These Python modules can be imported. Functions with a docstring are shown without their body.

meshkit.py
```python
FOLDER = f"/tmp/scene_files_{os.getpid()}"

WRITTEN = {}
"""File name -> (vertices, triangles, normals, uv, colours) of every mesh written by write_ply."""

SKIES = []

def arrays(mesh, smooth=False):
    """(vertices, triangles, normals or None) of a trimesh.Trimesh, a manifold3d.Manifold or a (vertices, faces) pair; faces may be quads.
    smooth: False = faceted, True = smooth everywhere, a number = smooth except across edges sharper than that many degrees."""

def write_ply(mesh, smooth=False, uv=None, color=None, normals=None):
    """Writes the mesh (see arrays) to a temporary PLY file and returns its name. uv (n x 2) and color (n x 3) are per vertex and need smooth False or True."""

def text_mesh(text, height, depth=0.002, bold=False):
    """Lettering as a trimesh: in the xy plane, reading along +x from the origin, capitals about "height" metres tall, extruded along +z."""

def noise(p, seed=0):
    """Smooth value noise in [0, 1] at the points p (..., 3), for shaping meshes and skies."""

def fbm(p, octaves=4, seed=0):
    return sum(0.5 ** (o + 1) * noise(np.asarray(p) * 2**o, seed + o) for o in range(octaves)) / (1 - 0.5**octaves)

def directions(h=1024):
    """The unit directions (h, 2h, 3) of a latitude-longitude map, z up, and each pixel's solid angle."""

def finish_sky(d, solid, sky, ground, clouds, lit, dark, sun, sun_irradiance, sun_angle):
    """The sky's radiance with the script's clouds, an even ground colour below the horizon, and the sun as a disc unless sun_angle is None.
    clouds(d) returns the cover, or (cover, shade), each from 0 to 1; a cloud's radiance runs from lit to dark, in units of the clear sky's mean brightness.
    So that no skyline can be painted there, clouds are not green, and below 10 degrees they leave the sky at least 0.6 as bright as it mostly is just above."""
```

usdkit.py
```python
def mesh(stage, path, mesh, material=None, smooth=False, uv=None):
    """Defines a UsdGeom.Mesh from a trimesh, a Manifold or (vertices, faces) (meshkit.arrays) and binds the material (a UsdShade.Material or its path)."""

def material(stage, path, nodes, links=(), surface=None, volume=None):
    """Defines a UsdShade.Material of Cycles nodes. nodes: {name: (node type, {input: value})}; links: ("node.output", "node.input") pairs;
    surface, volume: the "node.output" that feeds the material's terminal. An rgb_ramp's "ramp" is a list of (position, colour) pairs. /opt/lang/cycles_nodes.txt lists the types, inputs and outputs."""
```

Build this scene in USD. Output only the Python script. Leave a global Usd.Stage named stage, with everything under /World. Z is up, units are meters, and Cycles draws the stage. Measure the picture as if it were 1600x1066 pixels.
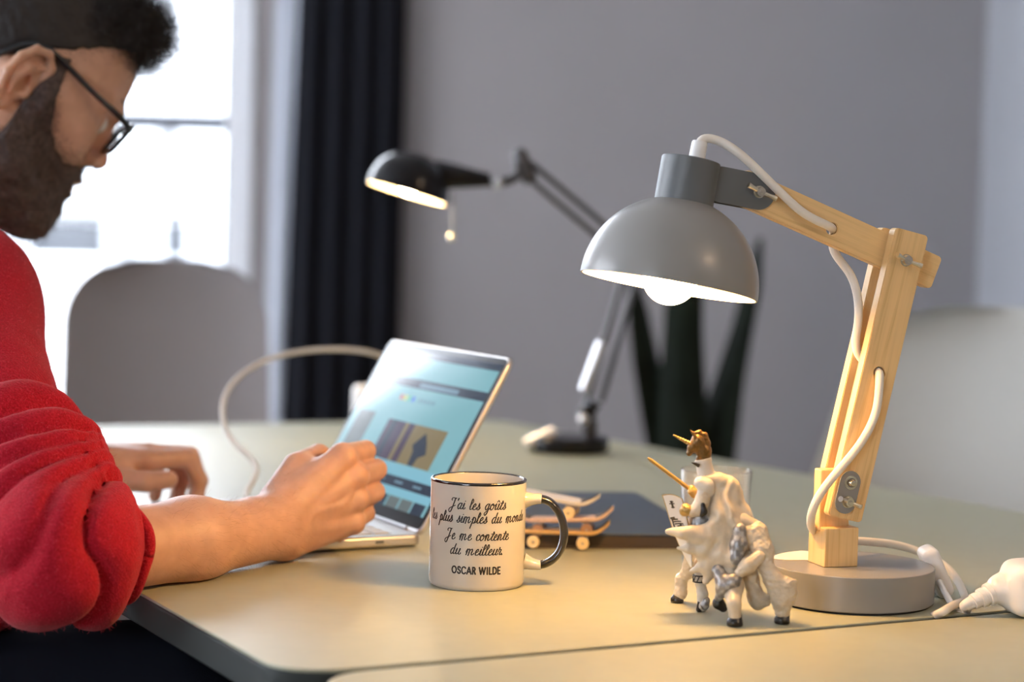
import math, random
import numpy as np, trimesh, manifold3d as m3
from manifold3d import Manifold, CrossSection
from shapely.geometry import LineString, Polygon, MultiPolygon, box as sbox
from shapely.ops import unary_union
from scipy.interpolate import CubicSpline
from scipy.spatial import cKDTree
import usdkit, meshkit
from pxr import Usd, UsdGeom, UsdLux, UsdShade, Gf, Sdf, Vt

random.seed(7); np.random.seed(7)
stage = Usd.Stage.CreateInMemory()
UsdGeom.SetStageUpAxis(stage, UsdGeom.Tokens.z)
UsdGeom.SetStageMetersPerUnit(stage, 1.0)
UsdGeom.Xform.Define(stage, '/World')
UsdGeom.Scope.Define(stage, '/World/Looks')

# ------------------------------------------------------------------ camera
F_PX, PITCH, ROLL, CAM_H = 3200.0, 3.47, 1.5, 1.055
_p, _r = math.radians(PITCH), math.radians(ROLL)
CF = np.array([0, math.cos(_p), -math.sin(_p)]); _U0 = np.array([0, math.sin(_p), math.cos(_p)]); _R0 = np.array([1., 0, 0])
CR = _R0*math.cos(_r) + _U0*math.sin(_r); CU = -_R0*math.sin(_r) + _U0*math.cos(_r)
CO = np.array([0, 0, CAM_H])
cam = UsdGeom.Camera.Define(stage, '/World/camera')
M = Gf.Matrix4d(*CR, 0, *CU, 0, *(-CF), 0, *CO, 1)
cam.AddTransformOp().Set(M)
cam.CreateHorizontalApertureAttr(24.0); cam.CreateVerticalApertureAttr(24.0*1066/1600)
cam.CreateFocalLengthAttr(48.0)
cam.CreateFStopAttr(2.1); cam.CreateFocusDistanceAttr(1.715)
cam.CreateClippingRangeAttr(Gf.Vec2f(0.05, 200))
cam.CreateExposureAttr(0.0)

# ------------------------------------------------------------------ light: overcast daylight (dome); lamps are in their builders
dome = UsdLux.DomeLight.Define(stage, '/World/sky')
dome.CreateIntensityAttr(3.6); dome.CreateColorAttr(Gf.Vec3f(0.90, 0.96, 1.06))

def ray(x, y):
    return CF + CR*(x-800)/F_PX - CU*(y-533)/F_PX
def T(x, y, z=0.74):            # the point of the level z under a pixel of the photograph
    d = ray(x, y); return CO + d*(z-CO[2])/d[2]
def P(x, y, Y):                 # the point at distance Y under a pixel of the photograph
    d = ray(x, y); return CO + d*Y/d[1]

# ------------------------------------------------------------------ materials
def lin(r, g, b):
    return tuple((c/255/12.92 if c/255 < .04045 else ((c/255+.055)/1.055)**2.4) for c in (r, g, b))
MATS = {}
def mat(name, color, rough=.5, metal=0., noise=None, bump=None, sheen=0., coat=0., sss=0., extra=None, spec=.5):
    """principled; noise=(scale, amount) varies tone, bump=(scale, strength)."""
    n = {'p': ('principled_bsdf', {'base_color': color, 'roughness': rough, 'metallic': metal, 'specular_ior_level': spec, **({'sheen_weight': sheen, 'sheen_roughness': .4} if sheen else {}), **({'coat_weight': coat, 'coat_roughness': .06} if coat else {}),
         **({'subsurface_weight': sss, 'subsurface_radius': (1., .35, .2), 'subsurface_scale': .006} if sss else {}), **(extra or {})})}
    l = []
    if noise or bump:
        n['tc'] = ('texture_coordinate', {})
    if noise:
        n['nz'] = ('noise_texture', {'scale': noise[0], 'detail': 4.0})
        a = noise[1]
        n['rp'] = ('rgb_ramp', {'ramp': [(.25, tuple(c*(1-a) for c in color)), (.75, tuple(min(1, c*(1+a)) for c in color))]})
        l += [('tc.object', 'nz.vector'), ('nz.fac', 'rp.fac'), ('rp.color', 'p.base_color')]
    if bump:
        n['bn'] = ('noise_texture', {'scale': bump[0], 'detail': 3.0})
        n['bm'] = ('bump', {'strength': bump[1], 'distance': .001})
        l += [('tc.object', 'bn.vector'), ('bn.fac', 'bm.height'), ('bm.normal', 'p.normal')]
    m = usdkit.material(stage, f'/World/Looks/{name}', n, l, surface='p.BSDF')
    MATS[name] = m
    return m
def emit(name, color, strength):
    MATS[name] = usdkit.material(stage, f'/World/Looks/{name}', {'e': ('emission', {'color': color, 'strength': strength})}, surface='e.emission')
    return MATS[name]
def wood(name, axis, light, dark, rough=.45, fine=1.0):
    """straight grain along axis (the mesh's own coordinates)"""
    a = np.array(axis, float); a /= np.linalg.norm(a)
    b = np.cross(a, [0, 1, 0.02]); b /= np.linalg.norm(b); c = np.cross(a, b)
    n = {'tc': ('texture_coordinate', {}), 'cx': ('combine_xyz', {}), 'nz': ('noise_texture', {'scale': 1.0, 'detail': 5.0, 'roughness': .6, 'distortion': .3}),
         'rp': ('rgb_ramp', {'ramp': [(.30, dark), (.46, light), (.60, tuple(min(1, x*1.08) for x in light)), (.72, tuple(.5*(x+y) for x, y in zip(light, dark)))]}),
         'p': ('principled_bsdf', {'roughness': rough}), 'bm': ('bump', {'strength': .15, 'distance': .0005})}
    l = [('cx.vector', 'nz.vector'), ('nz.fac', 'rp.fac'), ('rp.color', 'p.base_color'), ('nz.fac', 'bm.height'), ('bm.normal', 'p.normal')]
    for k, (v, s) in enumerate(((a, 5.*fine), (b, 140.*fine), (c, 140.*fine))):
        n[f'd{k}'] = ('vector_math', {'math_type': 'dot_product', 'vector2': tuple(v*s)})
        l += [('tc.object', f'd{k}.vector1'), (f'd{k}.value', f'cx.{"xyz"[k]}')]
    MATS[name] = usdkit.material(stage, f'/World/Looks/{name}', n, l, surface='p.BSDF')
    return MATS[name]
def glass(name, tint=(1, 1, 1), extra_gloss=1.0):
    n = {'t': ('transparent_bsdf', {'color': tint}), 'g': ('glossy_bsdf', {'color': (1, 1, 1), 'roughness': .01}), 'f': ('layer_weight', {'blend': .5}), 'pw': ('math', {'math_type': 'power', 'value2': 5.}), 'ma': ('math', {'math_type': 'multiply_add', 'value2': .96, 'value3': .04}), 'm': ('mix_closure', {})}
    MATS[name] = usdkit.material(stage, f'/World/Looks/{name}', n, [('f.facing', 'pw.value1'), ('pw.value', 'ma.value1'), ('ma.value', 'm.fac'), ('t.BSDF', 'm.closure1'), ('g.BSDF', 'm.closure2')], surface='m.closure')
    return MATS[name]

# ------------------------------------------------------------------ naming, tagging
USED = {}
def numbered(parent, name):
    k = USED.get((parent, name), 0); USED[(parent, name)] = k+1
    return f'{parent}/{name}' + (f'_{k:03d}' if k else '')
def tagp(prim, label=None, cat=None, group=None, kind=None):
    for k, v in (('label', label), ('category', cat), ('group', group), ('kind', kind)):
        if v: prim.SetCustomDataByKey(k, v)
    return prim
def thing(name, label, cat, loc=(0, 0, 0), rotz=0., group=None):
    x = UsdGeom.Xform.Define(stage, numbered('/World', name))
    x.AddTranslateOp().Set(Gf.Vec3d(*map(float, loc))); x.AddRotateZOp().Set(float(rotz))
    return tagp(x.GetPrim(), label, cat, group)
def struct_group(name):
    x = UsdGeom.Xform.Define(stage, numbered('/World', name)); return tagp(x.GetPrim(), kind='structure')
def obj(name, mesh, m, parent=None, smooth=35, label=None, kind=None, cat=None, group=None):
    path = numbered(str(parent.GetPath()) if parent else '/World', name)
    if isinstance(mesh, (list,)): mesh = cat_(*mesh)
    g = usdkit.mesh(stage, path, mesh, MATS[m] if isinstance(m, str) else m, smooth=smooth)
    return tagp(g.GetPrim(), label, cat, group, kind)
def curves(name, strands, widths, m, parent):
    path = numbered(str(parent.GetPath()), name)
    c = UsdGeom.BasisCurves.Define(stage, path)
    c.CreateTypeAttr('linear')
    c.CreateCurveVertexCountsAttr(Vt.IntArray([len(s) for s in strands]))
    c.CreatePointsAttr(Vt.Vec3fArray.FromNumpy(np.vstack(strands).astype(np.float32)))
    c.CreateWidthsAttr(Vt.FloatArray.FromNumpy(np.asarray(widths, np.float32)))
    c.SetWidthsInterpolation('vertex')
    UsdShade.MaterialBindingAPI.Apply(c.GetPrim()).Bind(MATS[m])
    return c.GetPrim()

# ------------------------------------------------------------------ meshes
def tm(m):
    if isinstance(m, trimesh.Trimesh): return m
    if hasattr(m, 'to_mesh'):
        q = m.to_mesh(); return trimesh.Trimesh(q.vert_properties[:, :3], q.tri_verts, process=False)
    v, f = np.asarray(m[0], float), np.asarray(m[1], int)
    if f.shape[1] == 4: f = np.vstack([f[:, [0, 1, 2]], f[:, [0, 2, 3]]])
    return trimesh.Trimesh(v, f, process=False)
def cat_(*ms): return trimesh.util.concatenate([tm(m) for m in ms])
def mv(m, t=(0, 0, 0), rz=0, ry=0, rx=0):
    m = tm(m).copy()
    for ang, ax in ((rx, (1, 0, 0)), (ry, (0, 1, 0)), (rz, (0, 0, 1))):
        if ang: m.apply_transform(trimesh.transformations.rotation_matrix(math.radians(ang), ax))
    m.apply_translation(t); return m
def frame(m, o, ex, ey, ez):
    m = tm(m).copy(); A = np.eye(4); A[:3, 0], A[:3, 1], A[:3, 2], A[:3, 3] = ex, ey, ez, o
    m.apply_transform(A)
    if np.linalg.det(A[:3, :3]) < 0: m.invert()
    return m
def bx(x0, x1, y0, y1, z0, z1, r=0., seg=8):
    if r <= 0:
        return tm(Manifold.cube((x1-x0, y1-y0, z1-z0)).translate((x0, y0, z0)))
    s = Manifold.sphere(r, seg*2)
    return tm(Manifold.batch_hull([s.translate((x, y, z)) for x in (x0+r, x1-r) for y in (y0+r, y1-r) for z in (z0+r, z1-r)]))
def lathe(profile, n=64):
    """profile: (r, z) from the bottom up, closed at r=0 or left as a loop"""
    p = np.array(profile, float); k = len(p); a = np.linspace(0, 2*np.pi, n, endpoint=False)
    v = np.stack([p[None, :, 0]*np.cos(a)[:, None], p[None, :, 0]*np.sin(a)[:, None], np.broadcast_to(p[None, :, 1], (n, k))], -1).reshape(-1, 3)
    i, j = np.meshgrid(np.arange(n), np.arange(k-1), indexing='ij'); i2 = (i+1) % n
    q = np.stack([i*k+j, i2*k+j, i2*k+j+1, i*k+j+1], -1).reshape(-1, 4)
    m = tm((v, q)); m.merge_vertices(); m.update_faces(m.nondegenerate_faces()); m.remove_unreferenced_vertices(); return m
def spline(pts, n=60):
    pts = np.array(pts, float); d = np.r_[0, np.cumsum(np.linalg.norm(np.diff(pts, axis=0), axis=1))]
    return CubicSpline(d, pts)(np.linspace(0, d[-1], n))
def tube(pts, r, sides=12, caps=True):
    p = np.asarray(pts, float); n = len(p); r = np.broadcast_to(r, (n,))
    t = np.gradient(p, axis=0); t /= np.linalg.norm(t, axis=1, keepdims=True)+1e-12
    a = np.cross(t[0], [0, 0, 1.] if abs(t[0][2]) < .9 else [1., 0, 0]); A = []
    for k in range(n):
        a = a-t[k]*(a@t[k]); a /= np.linalg.norm(a); A.append(a)
    A = np.array(A); B = np.cross(t, A); w = np.arange(sides)*2*np.pi/sides
    v = (p[:, None]+r[:, None, None]*(np.cos(w)[None, :, None]*A[:, None]+np.sin(w)[None, :, None]*B[:, None])).reshape(-1, 3)
    i, j = np.meshgrid(np.arange(n-1), np.arange(sides), indexing='ij'); j2 = (j+1) % sides
    q = np.stack([i*sides+j, i*sides+j2, (i+1)*sides+j2, (i+1)*sides+j], -1).reshape(-1, 4)
    f = np.vstack([q[:, [0, 1, 2]], q[:, [0, 2, 3]]])
    if caps:
        v = np.vstack([v, p[0], p[-1]]); j = np.arange(sides); j2 = (j+1) % sides; m = len(v)
        f = np.vstack([f, np.stack([np.full(sides, m-2), j2, j], 1), np.stack([np.full(sides, m-1), (n-1)*sides+j, (n-1)*sides+j2], 1)])
    return trimesh.Trimesh(v, f, process=False)
def rod(a, b, r, sides=16): return tube([a, np.array(a)*.999+np.array(b)*.001, np.array(a)*.001+np.array(b)*.999, b], r, sides)
def prism(poly, h, z0=0., engine='earcut'):
    m = [mv(trimesh.creation.extrude_polygon(g, h, engine=engine), (0, 0, z0)) for g in getattr(poly, 'geoms', [poly])]
    return cat_(*m)
def rounded_plate(poly, z0, z1, r=.003):
    """a flat plate with rounded upper and lower rims"""
    ls = []
    for k in range(5):
        a = k/4*math.pi/2; ls.append((-(r-r*math.sin(a)), r-r*math.cos(a)))
    prof = [(o, z0+h) for o, h in ls]+[(o, z1-h) for o, h in reversed(ls)]
    base = np.array(poly.exterior.coords)[:-1]
    if not poly.exterior.is_ccw: base = base[::-1]
    nrm = []
    n = len(base)
    for k in range(n):
        e1 = base[k]-base[k-1]; e2 = base[(k+1) % n]-base[k]
        a1 = np.array([e1[1], -e1[0]])/np.linalg.norm(e1); a2 = np.array([e2[1], -e2[0]])/np.linalg.norm(e2)
        b = a1+a2; nrm.append(b/(1+a1@a2))
    nrm = np.array(nrm); v = np.vstack([np.c_[base+nrm*o, np.full(n, z)] for o, z in prof]); K = len(prof)
    i, j = np.meshgrid(np.arange(K-1), np.arange(n), indexing='ij'); j2 = (j+1) % n
    q = np.stack([i*n+j, i*n+j2, (i+1)*n+j2, (i+1)*n+j], -1).reshape(-1, 4)
    f = np.vstack([q[:, [0, 1, 2]], q[:, [0, 2, 3]]])
    tv, tf = trimesh.creation.triangulate_polygon(Polygon(base), engine='earcut')
    tv2 = np.asarray(tv); idx = cKDTree(base).query(tv2)[1]; tf = idx[np.asarray(tf)]
    ar = np.cross(base[tf[:, 1]]-base[tf[:, 0]], base[tf[:, 2]]-base[tf[:, 0]]); tf[ar < 0] = tf[ar < 0][:, ::-1]
    f = np.vstack([f, tf+(K-1)*n, tf[:, ::-1]])
    return trimesh.Trimesh(v, f, process=False)

# ---- implicit surfaces
def L_(p, a, b):
    a, b = np.asarray(a, np.float32), np.asarray(b, np.float32); ab = b-a
    return np.clip(((p-a)@ab)/max(float(ab@ab), 1e-12), 0, 1)
def rc(p, a, b, r1, r2=None):
    r2 = r1 if r2 is None else r2
    a, b = np.asarray(a, np.float32), np.asarray(b, np.float32); t = L_(p, a, b)
    return np.linalg.norm(p-(a+t[:, None]*(b-a)), axis=1)-(r1+(r2-r1)*t)
def sph(p, c, r): return np.linalg.norm(p-np.asarray(c, np.float32), axis=1)-r
def ell(p, c, r, R=None):
    q = p-np.asarray(c, np.float32)
    if R is not None: q = q@np.asarray(R, np.float32)
    r = np.asarray(r, np.float32); k0 = np.linalg.norm(q/r, axis=1); k1 = np.linalg.norm(q/(r*r), axis=1)+1e-9
    return k0*(k0-1)/k1
def smin(a, b, k):
    h = np.clip(.5+.5*(b-a)/k, 0, 1); return b+(a-b)*h-k*h*(1-h)
def smax(a, b, k): return -smin(-a, -b, k)
def nets(f, lo, hi, h, coarse=4):
    """the surface f=0 as a mesh (surface nets); f is evaluated finely only near it"""
    lo, hi = np.array(lo, float), np.array(hi, float)
    nc = np.ceil((hi-lo)/(h*coarse)).astype(int)+1
    H = h*coarse
    G = [lo[k]+H*np.arange(nc[k]+1) for k in range(3)]
    C = f(np.stack(np.meshgrid(*G, indexing='ij'), -1).reshape(-1, 3).astype(np.float32)).reshape([len(g) for g in G])
    from scipy.ndimage import zoom, minimum_filter
    n = [(len(g)-1)*coarse+1 for g in G]
    near = minimum_filter(np.abs(C), 3) < H*1.9
    idx = [np.minimum((np.arange(k)+coarse//2)//coarse, len(g)-1) for k, g in zip(n, G)]
    g = C[np.ix_(*idx)].astype(np.float32); mk = near[np.ix_(*idx)]
    I = np.argwhere(mk); out = np.empty(len(I), np.float32)
    for s in range(0, len(I), 400000):
        out[s:s+400000] = f((lo+h*I[s:s+400000]).astype(np.float32))
    g[mk] = out
    s = g < 0
    cnt = sum(s[a:n[0]-1+a, b:n[1]-1+b, c:n[2]-1+c].astype(np.int8) for a in (0, 1) for b in (0, 1) for c in (0, 1))
    act = (cnt > 0) & (cnt < 8); A = np.argwhere(act); num = -np.ones(act.shape, np.int64); num[act] = np.arange(len(A))
    acc = np.zeros((len(A), 3)); w = np.zeros(len(A))
    cs = [(a, b, c) for a in (0, 1) for b in (0, 1) for c in (0, 1)]
    for a in cs:
        for k in range(3):
            if a[k]: continue
            b = list(a); b[k] = 1
            ga = g[tuple((A+a).T)]; gb = g[tuple((A+b).T)]; ch = (ga < 0) != (gb < 0)
            t = np.where(ch, ga/np.where(ch, ga-gb, 1), 0)
            q = np.array(a, float)[None]+t[:, None]*(np.array(b)-np.array(a))[None]
            acc += np.where(ch[:, None], q, 0); w += ch
    v = lo+h*(A+acc/w[:, None])
    F = []
    for k in range(3):
        u, w2 = (k+1) % 3, (k+2) % 3
        sl0 = [slice(None)]*3; sl1 = [slice(None)]*3; sl0[k] = slice(0, -1); sl1[k] = slice(1, None)
        E = np.argwhere(s[tuple(sl0)] != s[tuple(sl1)])
        E = E[(E[:, u] > 0) & (E[:, w2] > 0) & (E[:, u] < n[u]-1) & (E[:, w2] < n[w2]-1)]
        def cell(du, dw):
            c = E.copy(); c[:, u] -= du; c[:, w2] -= dw; return num[tuple(c.T)]
        q = np.stack([cell(1, 1), cell(0, 1), cell(0, 0), cell(1, 0)], 1)
        ins = s[tuple(E.T)]
        q = np.where(ins[:, None], q, q[:, ::-1]); F.append(q[(q >= 0).all(1)])
    q = np.vstack(F)
    return trimesh.Trimesh(v, np.vstack([q[:, [0, 1, 2]], q[:, [0, 2, 3]]]), process=False)
def relax(m, n=2, w=.5):
    from scipy.sparse import coo_matrix
    e = np.vstack([m.faces[:, [0, 1]], m.faces[:, [1, 2]], m.faces[:, [2, 0]]]); e = np.vstack([e, e[:, ::-1]]); k = len(m.vertices)
    A = coo_matrix((np.ones(len(e)), (e[:, 0], e[:, 1])), (k, k)).tocsr(); d = np.maximum(np.asarray(A.sum(1)).ravel(), 1)
    v = m.vertices.copy()
    for _ in range(n): v = v*(1-w)+w*(A@v)/d[:, None]
    return trimesh.Trimesh(v, m.faces, process=False)
def vnormals(m):
    return meshkit.arrays(m, True)[2]
# ------------------------------------------------------------------ materials of the room
mat('wall_paint', (.298, .284, .294), .85, noise=(3, .03), bump=(180, .06))
mat('white_paint', (.42, .44, .48), .5)
mat('frame_white', (.70, .73, .78), .4)
mat('gasket', (.10, .11, .12), .6)
wood('floor_wood', (1, 0, 0), (.22, .16, .11), (.13, .09, .06), .5, .25)
mat('ceiling_paint', (.72, .72, .72), .9)
glass('window_glass')
mat('curtain_cloth', (.0095, .0105, .015), .95, sheen=.04, bump=(400, .2), spec=.15)
mat('sheer_cloth', (.52, .57, .66), .9, bump=(300, .2))
mat('linoleum', (.37, .375, .275), .39, noise=(60, .035), bump=(700, .03), spec=.40)
mat('table_edge', (.024, .030, .029), .6, spec=.3)
mat('steel', (.60, .60, .61), .3, metal=1.)
mat('dark_steel', (.03, .03, .032), .45, metal=.6)
mat('chair_dark_fabric', (.25, .23, .235), .95, noise=(900, .18), bump=(900, .35), sheen=.1)
mat('chair_light_fabric', (.50, .51, .49), .95, noise=(900, .08), bump=(900, .25), sheen=.1)
wood('oak_leg', (0, 0, 1), (.42, .29, .17), (.30, .19, .10))
mat('facade', (.42, .44, .47), .9)
mat('render_white', (.82, .82, .82), .9)
mat('facade_dark', (.05, .055, .065), .5)
mat('pavement_outside', (.70, .70, .69), .9)
mat('rail_grey', (.16, .18, .22), .5)

# ------------------------------------------------------------------ room shell (inner faces: x -3.9 .. 2.6, y -2.6 .. 5, z 0 .. 2.8)
XL, XR, YF, YB, ZC = -3.9, 2.6, -2.6, 5.0, 2.8
def wall_with_holes(axis, pos, a0, a1, holes, th=.25, out=1):
    """wall across axis 'y' (spans x) or 'x' (spans y), thickness outwards, with rectangular holes (a0,a1,z0,z1)"""
    s = CrossSection([[(a0, 0), (a1, 0), (a1, ZC), (a0, ZC)]])
    for h in holes: s = s-CrossSection([[(h[0], h[2]), (h[1], h[2]), (h[1], h[3]), (h[0], h[3])]])
    m = tm(Manifold.extrude(s, th)); v = m.vertices.copy(); w = v.copy()
    if axis == 'y': w[:, 0], w[:, 1], w[:, 2] = v[:, 0], pos+out*v[:, 2], v[:, 1]
    else: w[:, 0], w[:, 1], w[:, 2] = pos+out*v[:, 2], v[:, 0], v[:, 1]
    m = trimesh.Trimesh(w, m.faces, process=False)
    if m.volume < 0: m.invert()
    return m
W1 = (-3.28, -.655, .06, 2.62)                 # window_1 in the back wall, floor-length
W2 = (.9, 3.9, .5, 2.55)                    # window_2 in the left wall
W3 = (-3.6, -1.7, .9, 2.4)                    # window_3, a small one behind the camera
def S_(name, mesh, m, parent=None, smooth=35): 
    o = obj(name, mesh, m, parent, smooth)
    if parent is None: tagp(o, kind='structure')
    return o
S_('floor', bx(XL-.25, XR+.25, YF-.25, YB+.25, -.1, 0), 'floor_wood')
S_('ceiling', bx(XL-.25, XR+.25, YF-.25, YB+.25, ZC, ZC+.1), 'ceiling_paint')
S_('wall_back', wall_with_holes('y', YB, XL-.25, XR+.25, [W1]), 'wall_paint')
S_('wall_left', wall_with_holes('x', XL, YF, YB, [W2], out=-1), 'wall_paint')
S_('wall_front', wall_with_holes('y', YF, XL-.25, XR+.25, [W3], out=-1), 'wall_paint')
S_('wall_right', wall_with_holes('x', XR, YF, YB, []), 'wall_paint')
S_('pillar', bx(1.13, XR, 3.4, YB, 0, ZC), 'white_paint')
S_('baseboard_back', bx(-.655, 1.13, YB-.015, YB, 0, .08, .003), 'frame_white')
S_('baseboard_right', bx(XR-.015, XR, YF, 3.4, 0, .08, .003), 'frame_white')

def window(n, axis, pos, W, cols, bars, out):
    g = struct_group(f'window_{n}')
    a0, a1, z0, z1 = W
    def put(u0, u1, w0, w1, d0, d1, r=.004):
        lo, hi = sorted((pos+out*d0, pos+out*d1))
        return bx(u0, u1, lo, hi, w0, w1, r) if axis == 'y' else bx(lo, hi, u0, u1, w0, w1, r)
    fr = [put(a0, a0+.055, z0, z1, .02, .10), put(a1-.055, a1, z0, z1, .02, .10), put(a0, a1, z0, z0+.06, .02, .10), put(a0, a1, z1-.06, z1, .02, .10)]
    obj('frame', fr, 'frame_white', g)
    edges = np.linspace(a0+.055, a1-.055, cols+1)
    for e in edges[1:-1]: obj('mullion', put(e-.03, e+.03, z0+.05, z1-.05, .025, .095), 'frame_white', g)
    for b in bars: obj('glazing_bar', put(a0+.05, a1-.05, b-.020, b+.020, .04, .075, .003), 'rail_grey', g)
    for k in range(cols):
        l, h = edges[k]+(.03 if k else 0), edges[k+1]-(.03 if k < cols-1 else 0)
        obj('pane', put(l-.01, h+.01, z0+.05, z1-.05, .055, .061, 0), 'window_glass', g, smooth=False)
        obj('gasket', [put(l-.001, l+.009, z0+.06, z1-.06, .05, .066, 0), put(h-.009, h+.001, z0+.06, z1-.06, .05, .066, 0)], 'gasket', g)
    return g
window(1, 'y', YB, W1, 2, [1.266], 1)
window(2, 'x', XL, W2, 3, [], -1)
window(3, 'y', YF, W3, 1, [], -1)
S_('trim_1', [bx(W1[1], W1[1]+.012, YB-.012, YB+.02, 0, 2.66, .003)], 'frame_white')

# ------------------------------------------------------------------ outside the window
tagp(obj('ground', bx(-30, 12, 5.3, 30, -.25, -.05), 'pavement_outside'), kind='structure')
b = thing('low_building', 'low pale rendered building standing across the yard outside the window', 'building', (0, 13, -.05))
fs = CrossSection([[(-14, 0), (4, 0), (4, 3.0), (-14, 3.0)]])
op = []
for x0, y0, x1, y1 in ((245, -10, 282, 82), (246, 190, 280, 250), (40, 330, 165, 402), (255, 330, 292, 402), (185, 345, 205, 402), (-260, -10, -120, 220), (-300, 330, -90, 420)):
    a_, b_ = P(x0, y1, 13), P(x1, y0, 13); op.append((a_[0], b_[0], a_[2]+.05, b_[2]+.05))
for h in op: fs = fs-CrossSection([[(h[0], h[2]), (h[1], h[2]), (h[1], h[3]), (h[0], h[3])]])
m = tm(Manifold.extrude(fs, .3)); v = m.vertices; m = trimesh.Trimesh(np.c_[v[:, 0], v[:, 2], v[:, 1]], m.faces, process=False); m.invert() if m.volume < 0 else None
obj('facade', m, 'facade', b)
for h in op: obj('window', bx(h[0], h[1], .12, .2, h[2], h[3]), 'facade_dark', b)
obj('cornice', bx(-14, 4, -.12, 0, 2.85, 3.0, .01), 'facade', b)
obj('roof', bx(-14.1, 4.1, -.2, 6, 3.0, 3.12, .02), 'facade_dark', b)
tagp(obj('garden_wall', bx(-14, P(136, 405, 7.5)[0], 7.5, 7.75, -.05, P(100, 403, 7.5)[2], .02), 'render_white'), kind='structure')

# ------------------------------------------------------------------ curtains
def pleated(x0, x1, y, z0, z1, waves, amp, flare, seed, n=260):
    rg = np.random.default_rng(seed); u = np.linspace(0, 1, n); zz = np.linspace(z1, z0, 30)
    ph = np.cumsum(.6+.8*rg.random(n)); ph = ph/ph[-1]*waves*2*np.pi
    V = []
    for z in zz:
        t = (z1-z)/(z1-z0); V.append(np.c_[x0+(x1-x0)*u-flare*t*(1-u), y+amp*(.75+.35*t)*np.sin(ph+.4*np.sin(3*t+5*u)), np.full(n, z)])
    V = np.array(V); th = .004
    A, B = V.reshape(-1, 3), (V+[0, th, 0]).reshape(-1, 3); k = len(zz)
    i, j = np.meshgrid(np.arange(k-1), np.arange(n-1), indexing='ij'); q = np.stack([i*n+j, (i+1)*n+j, (i+1)*n+j+1, i*n+j+1], -1).reshape(-1, 4)
    o = k*n; e = []
    for c in (0, n-1):
        r = np.arange(k-1); e.append(np.stack([r*n+c, (r+1)*n+c, (r+1)*n+c+o, r*n+c+o], 1))
    return tm((np.vstack([A, B]), np.vstack([q, q[:, ::-1]+o]+e)))
o = thing('curtain', 'dark charcoal pleated curtain hanging floor-length beside the bright window', 'curtain')
obj('cloth', pleated(-.512, -.272, 4.952, .02, 2.68, 4.5, .017, .055, 3), 'curtain_cloth', o, smooth=True)
obj('heading', bx(-.515, -.27, 4.925, 4.980, 2.66, 2.72, .004), 'curtain_cloth', o)
o = thing('curtain', 'narrow pale grey sheer curtain gathered next to the dark curtain', 'curtain')
obj('cloth', pleated(-.575, -.525, 4.986, .02, 2.68, 2., .004, .04, 5, 80), 'sheer_cloth', o, smooth=True)
obj('heading', bx(-.58, -.52, 4.982, 4.996, 2.66, 2.72, .004), 'sheer_cloth', o)
o = thing('curtain_rail', 'slim dark rail along the ceiling carrying the curtains', 'rail', (0, 0, 0))
obj('rail', bx(-3.45, .3, 4.89, 4.985, 2.72, 2.80, .005), 'dark_steel', o)

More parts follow.
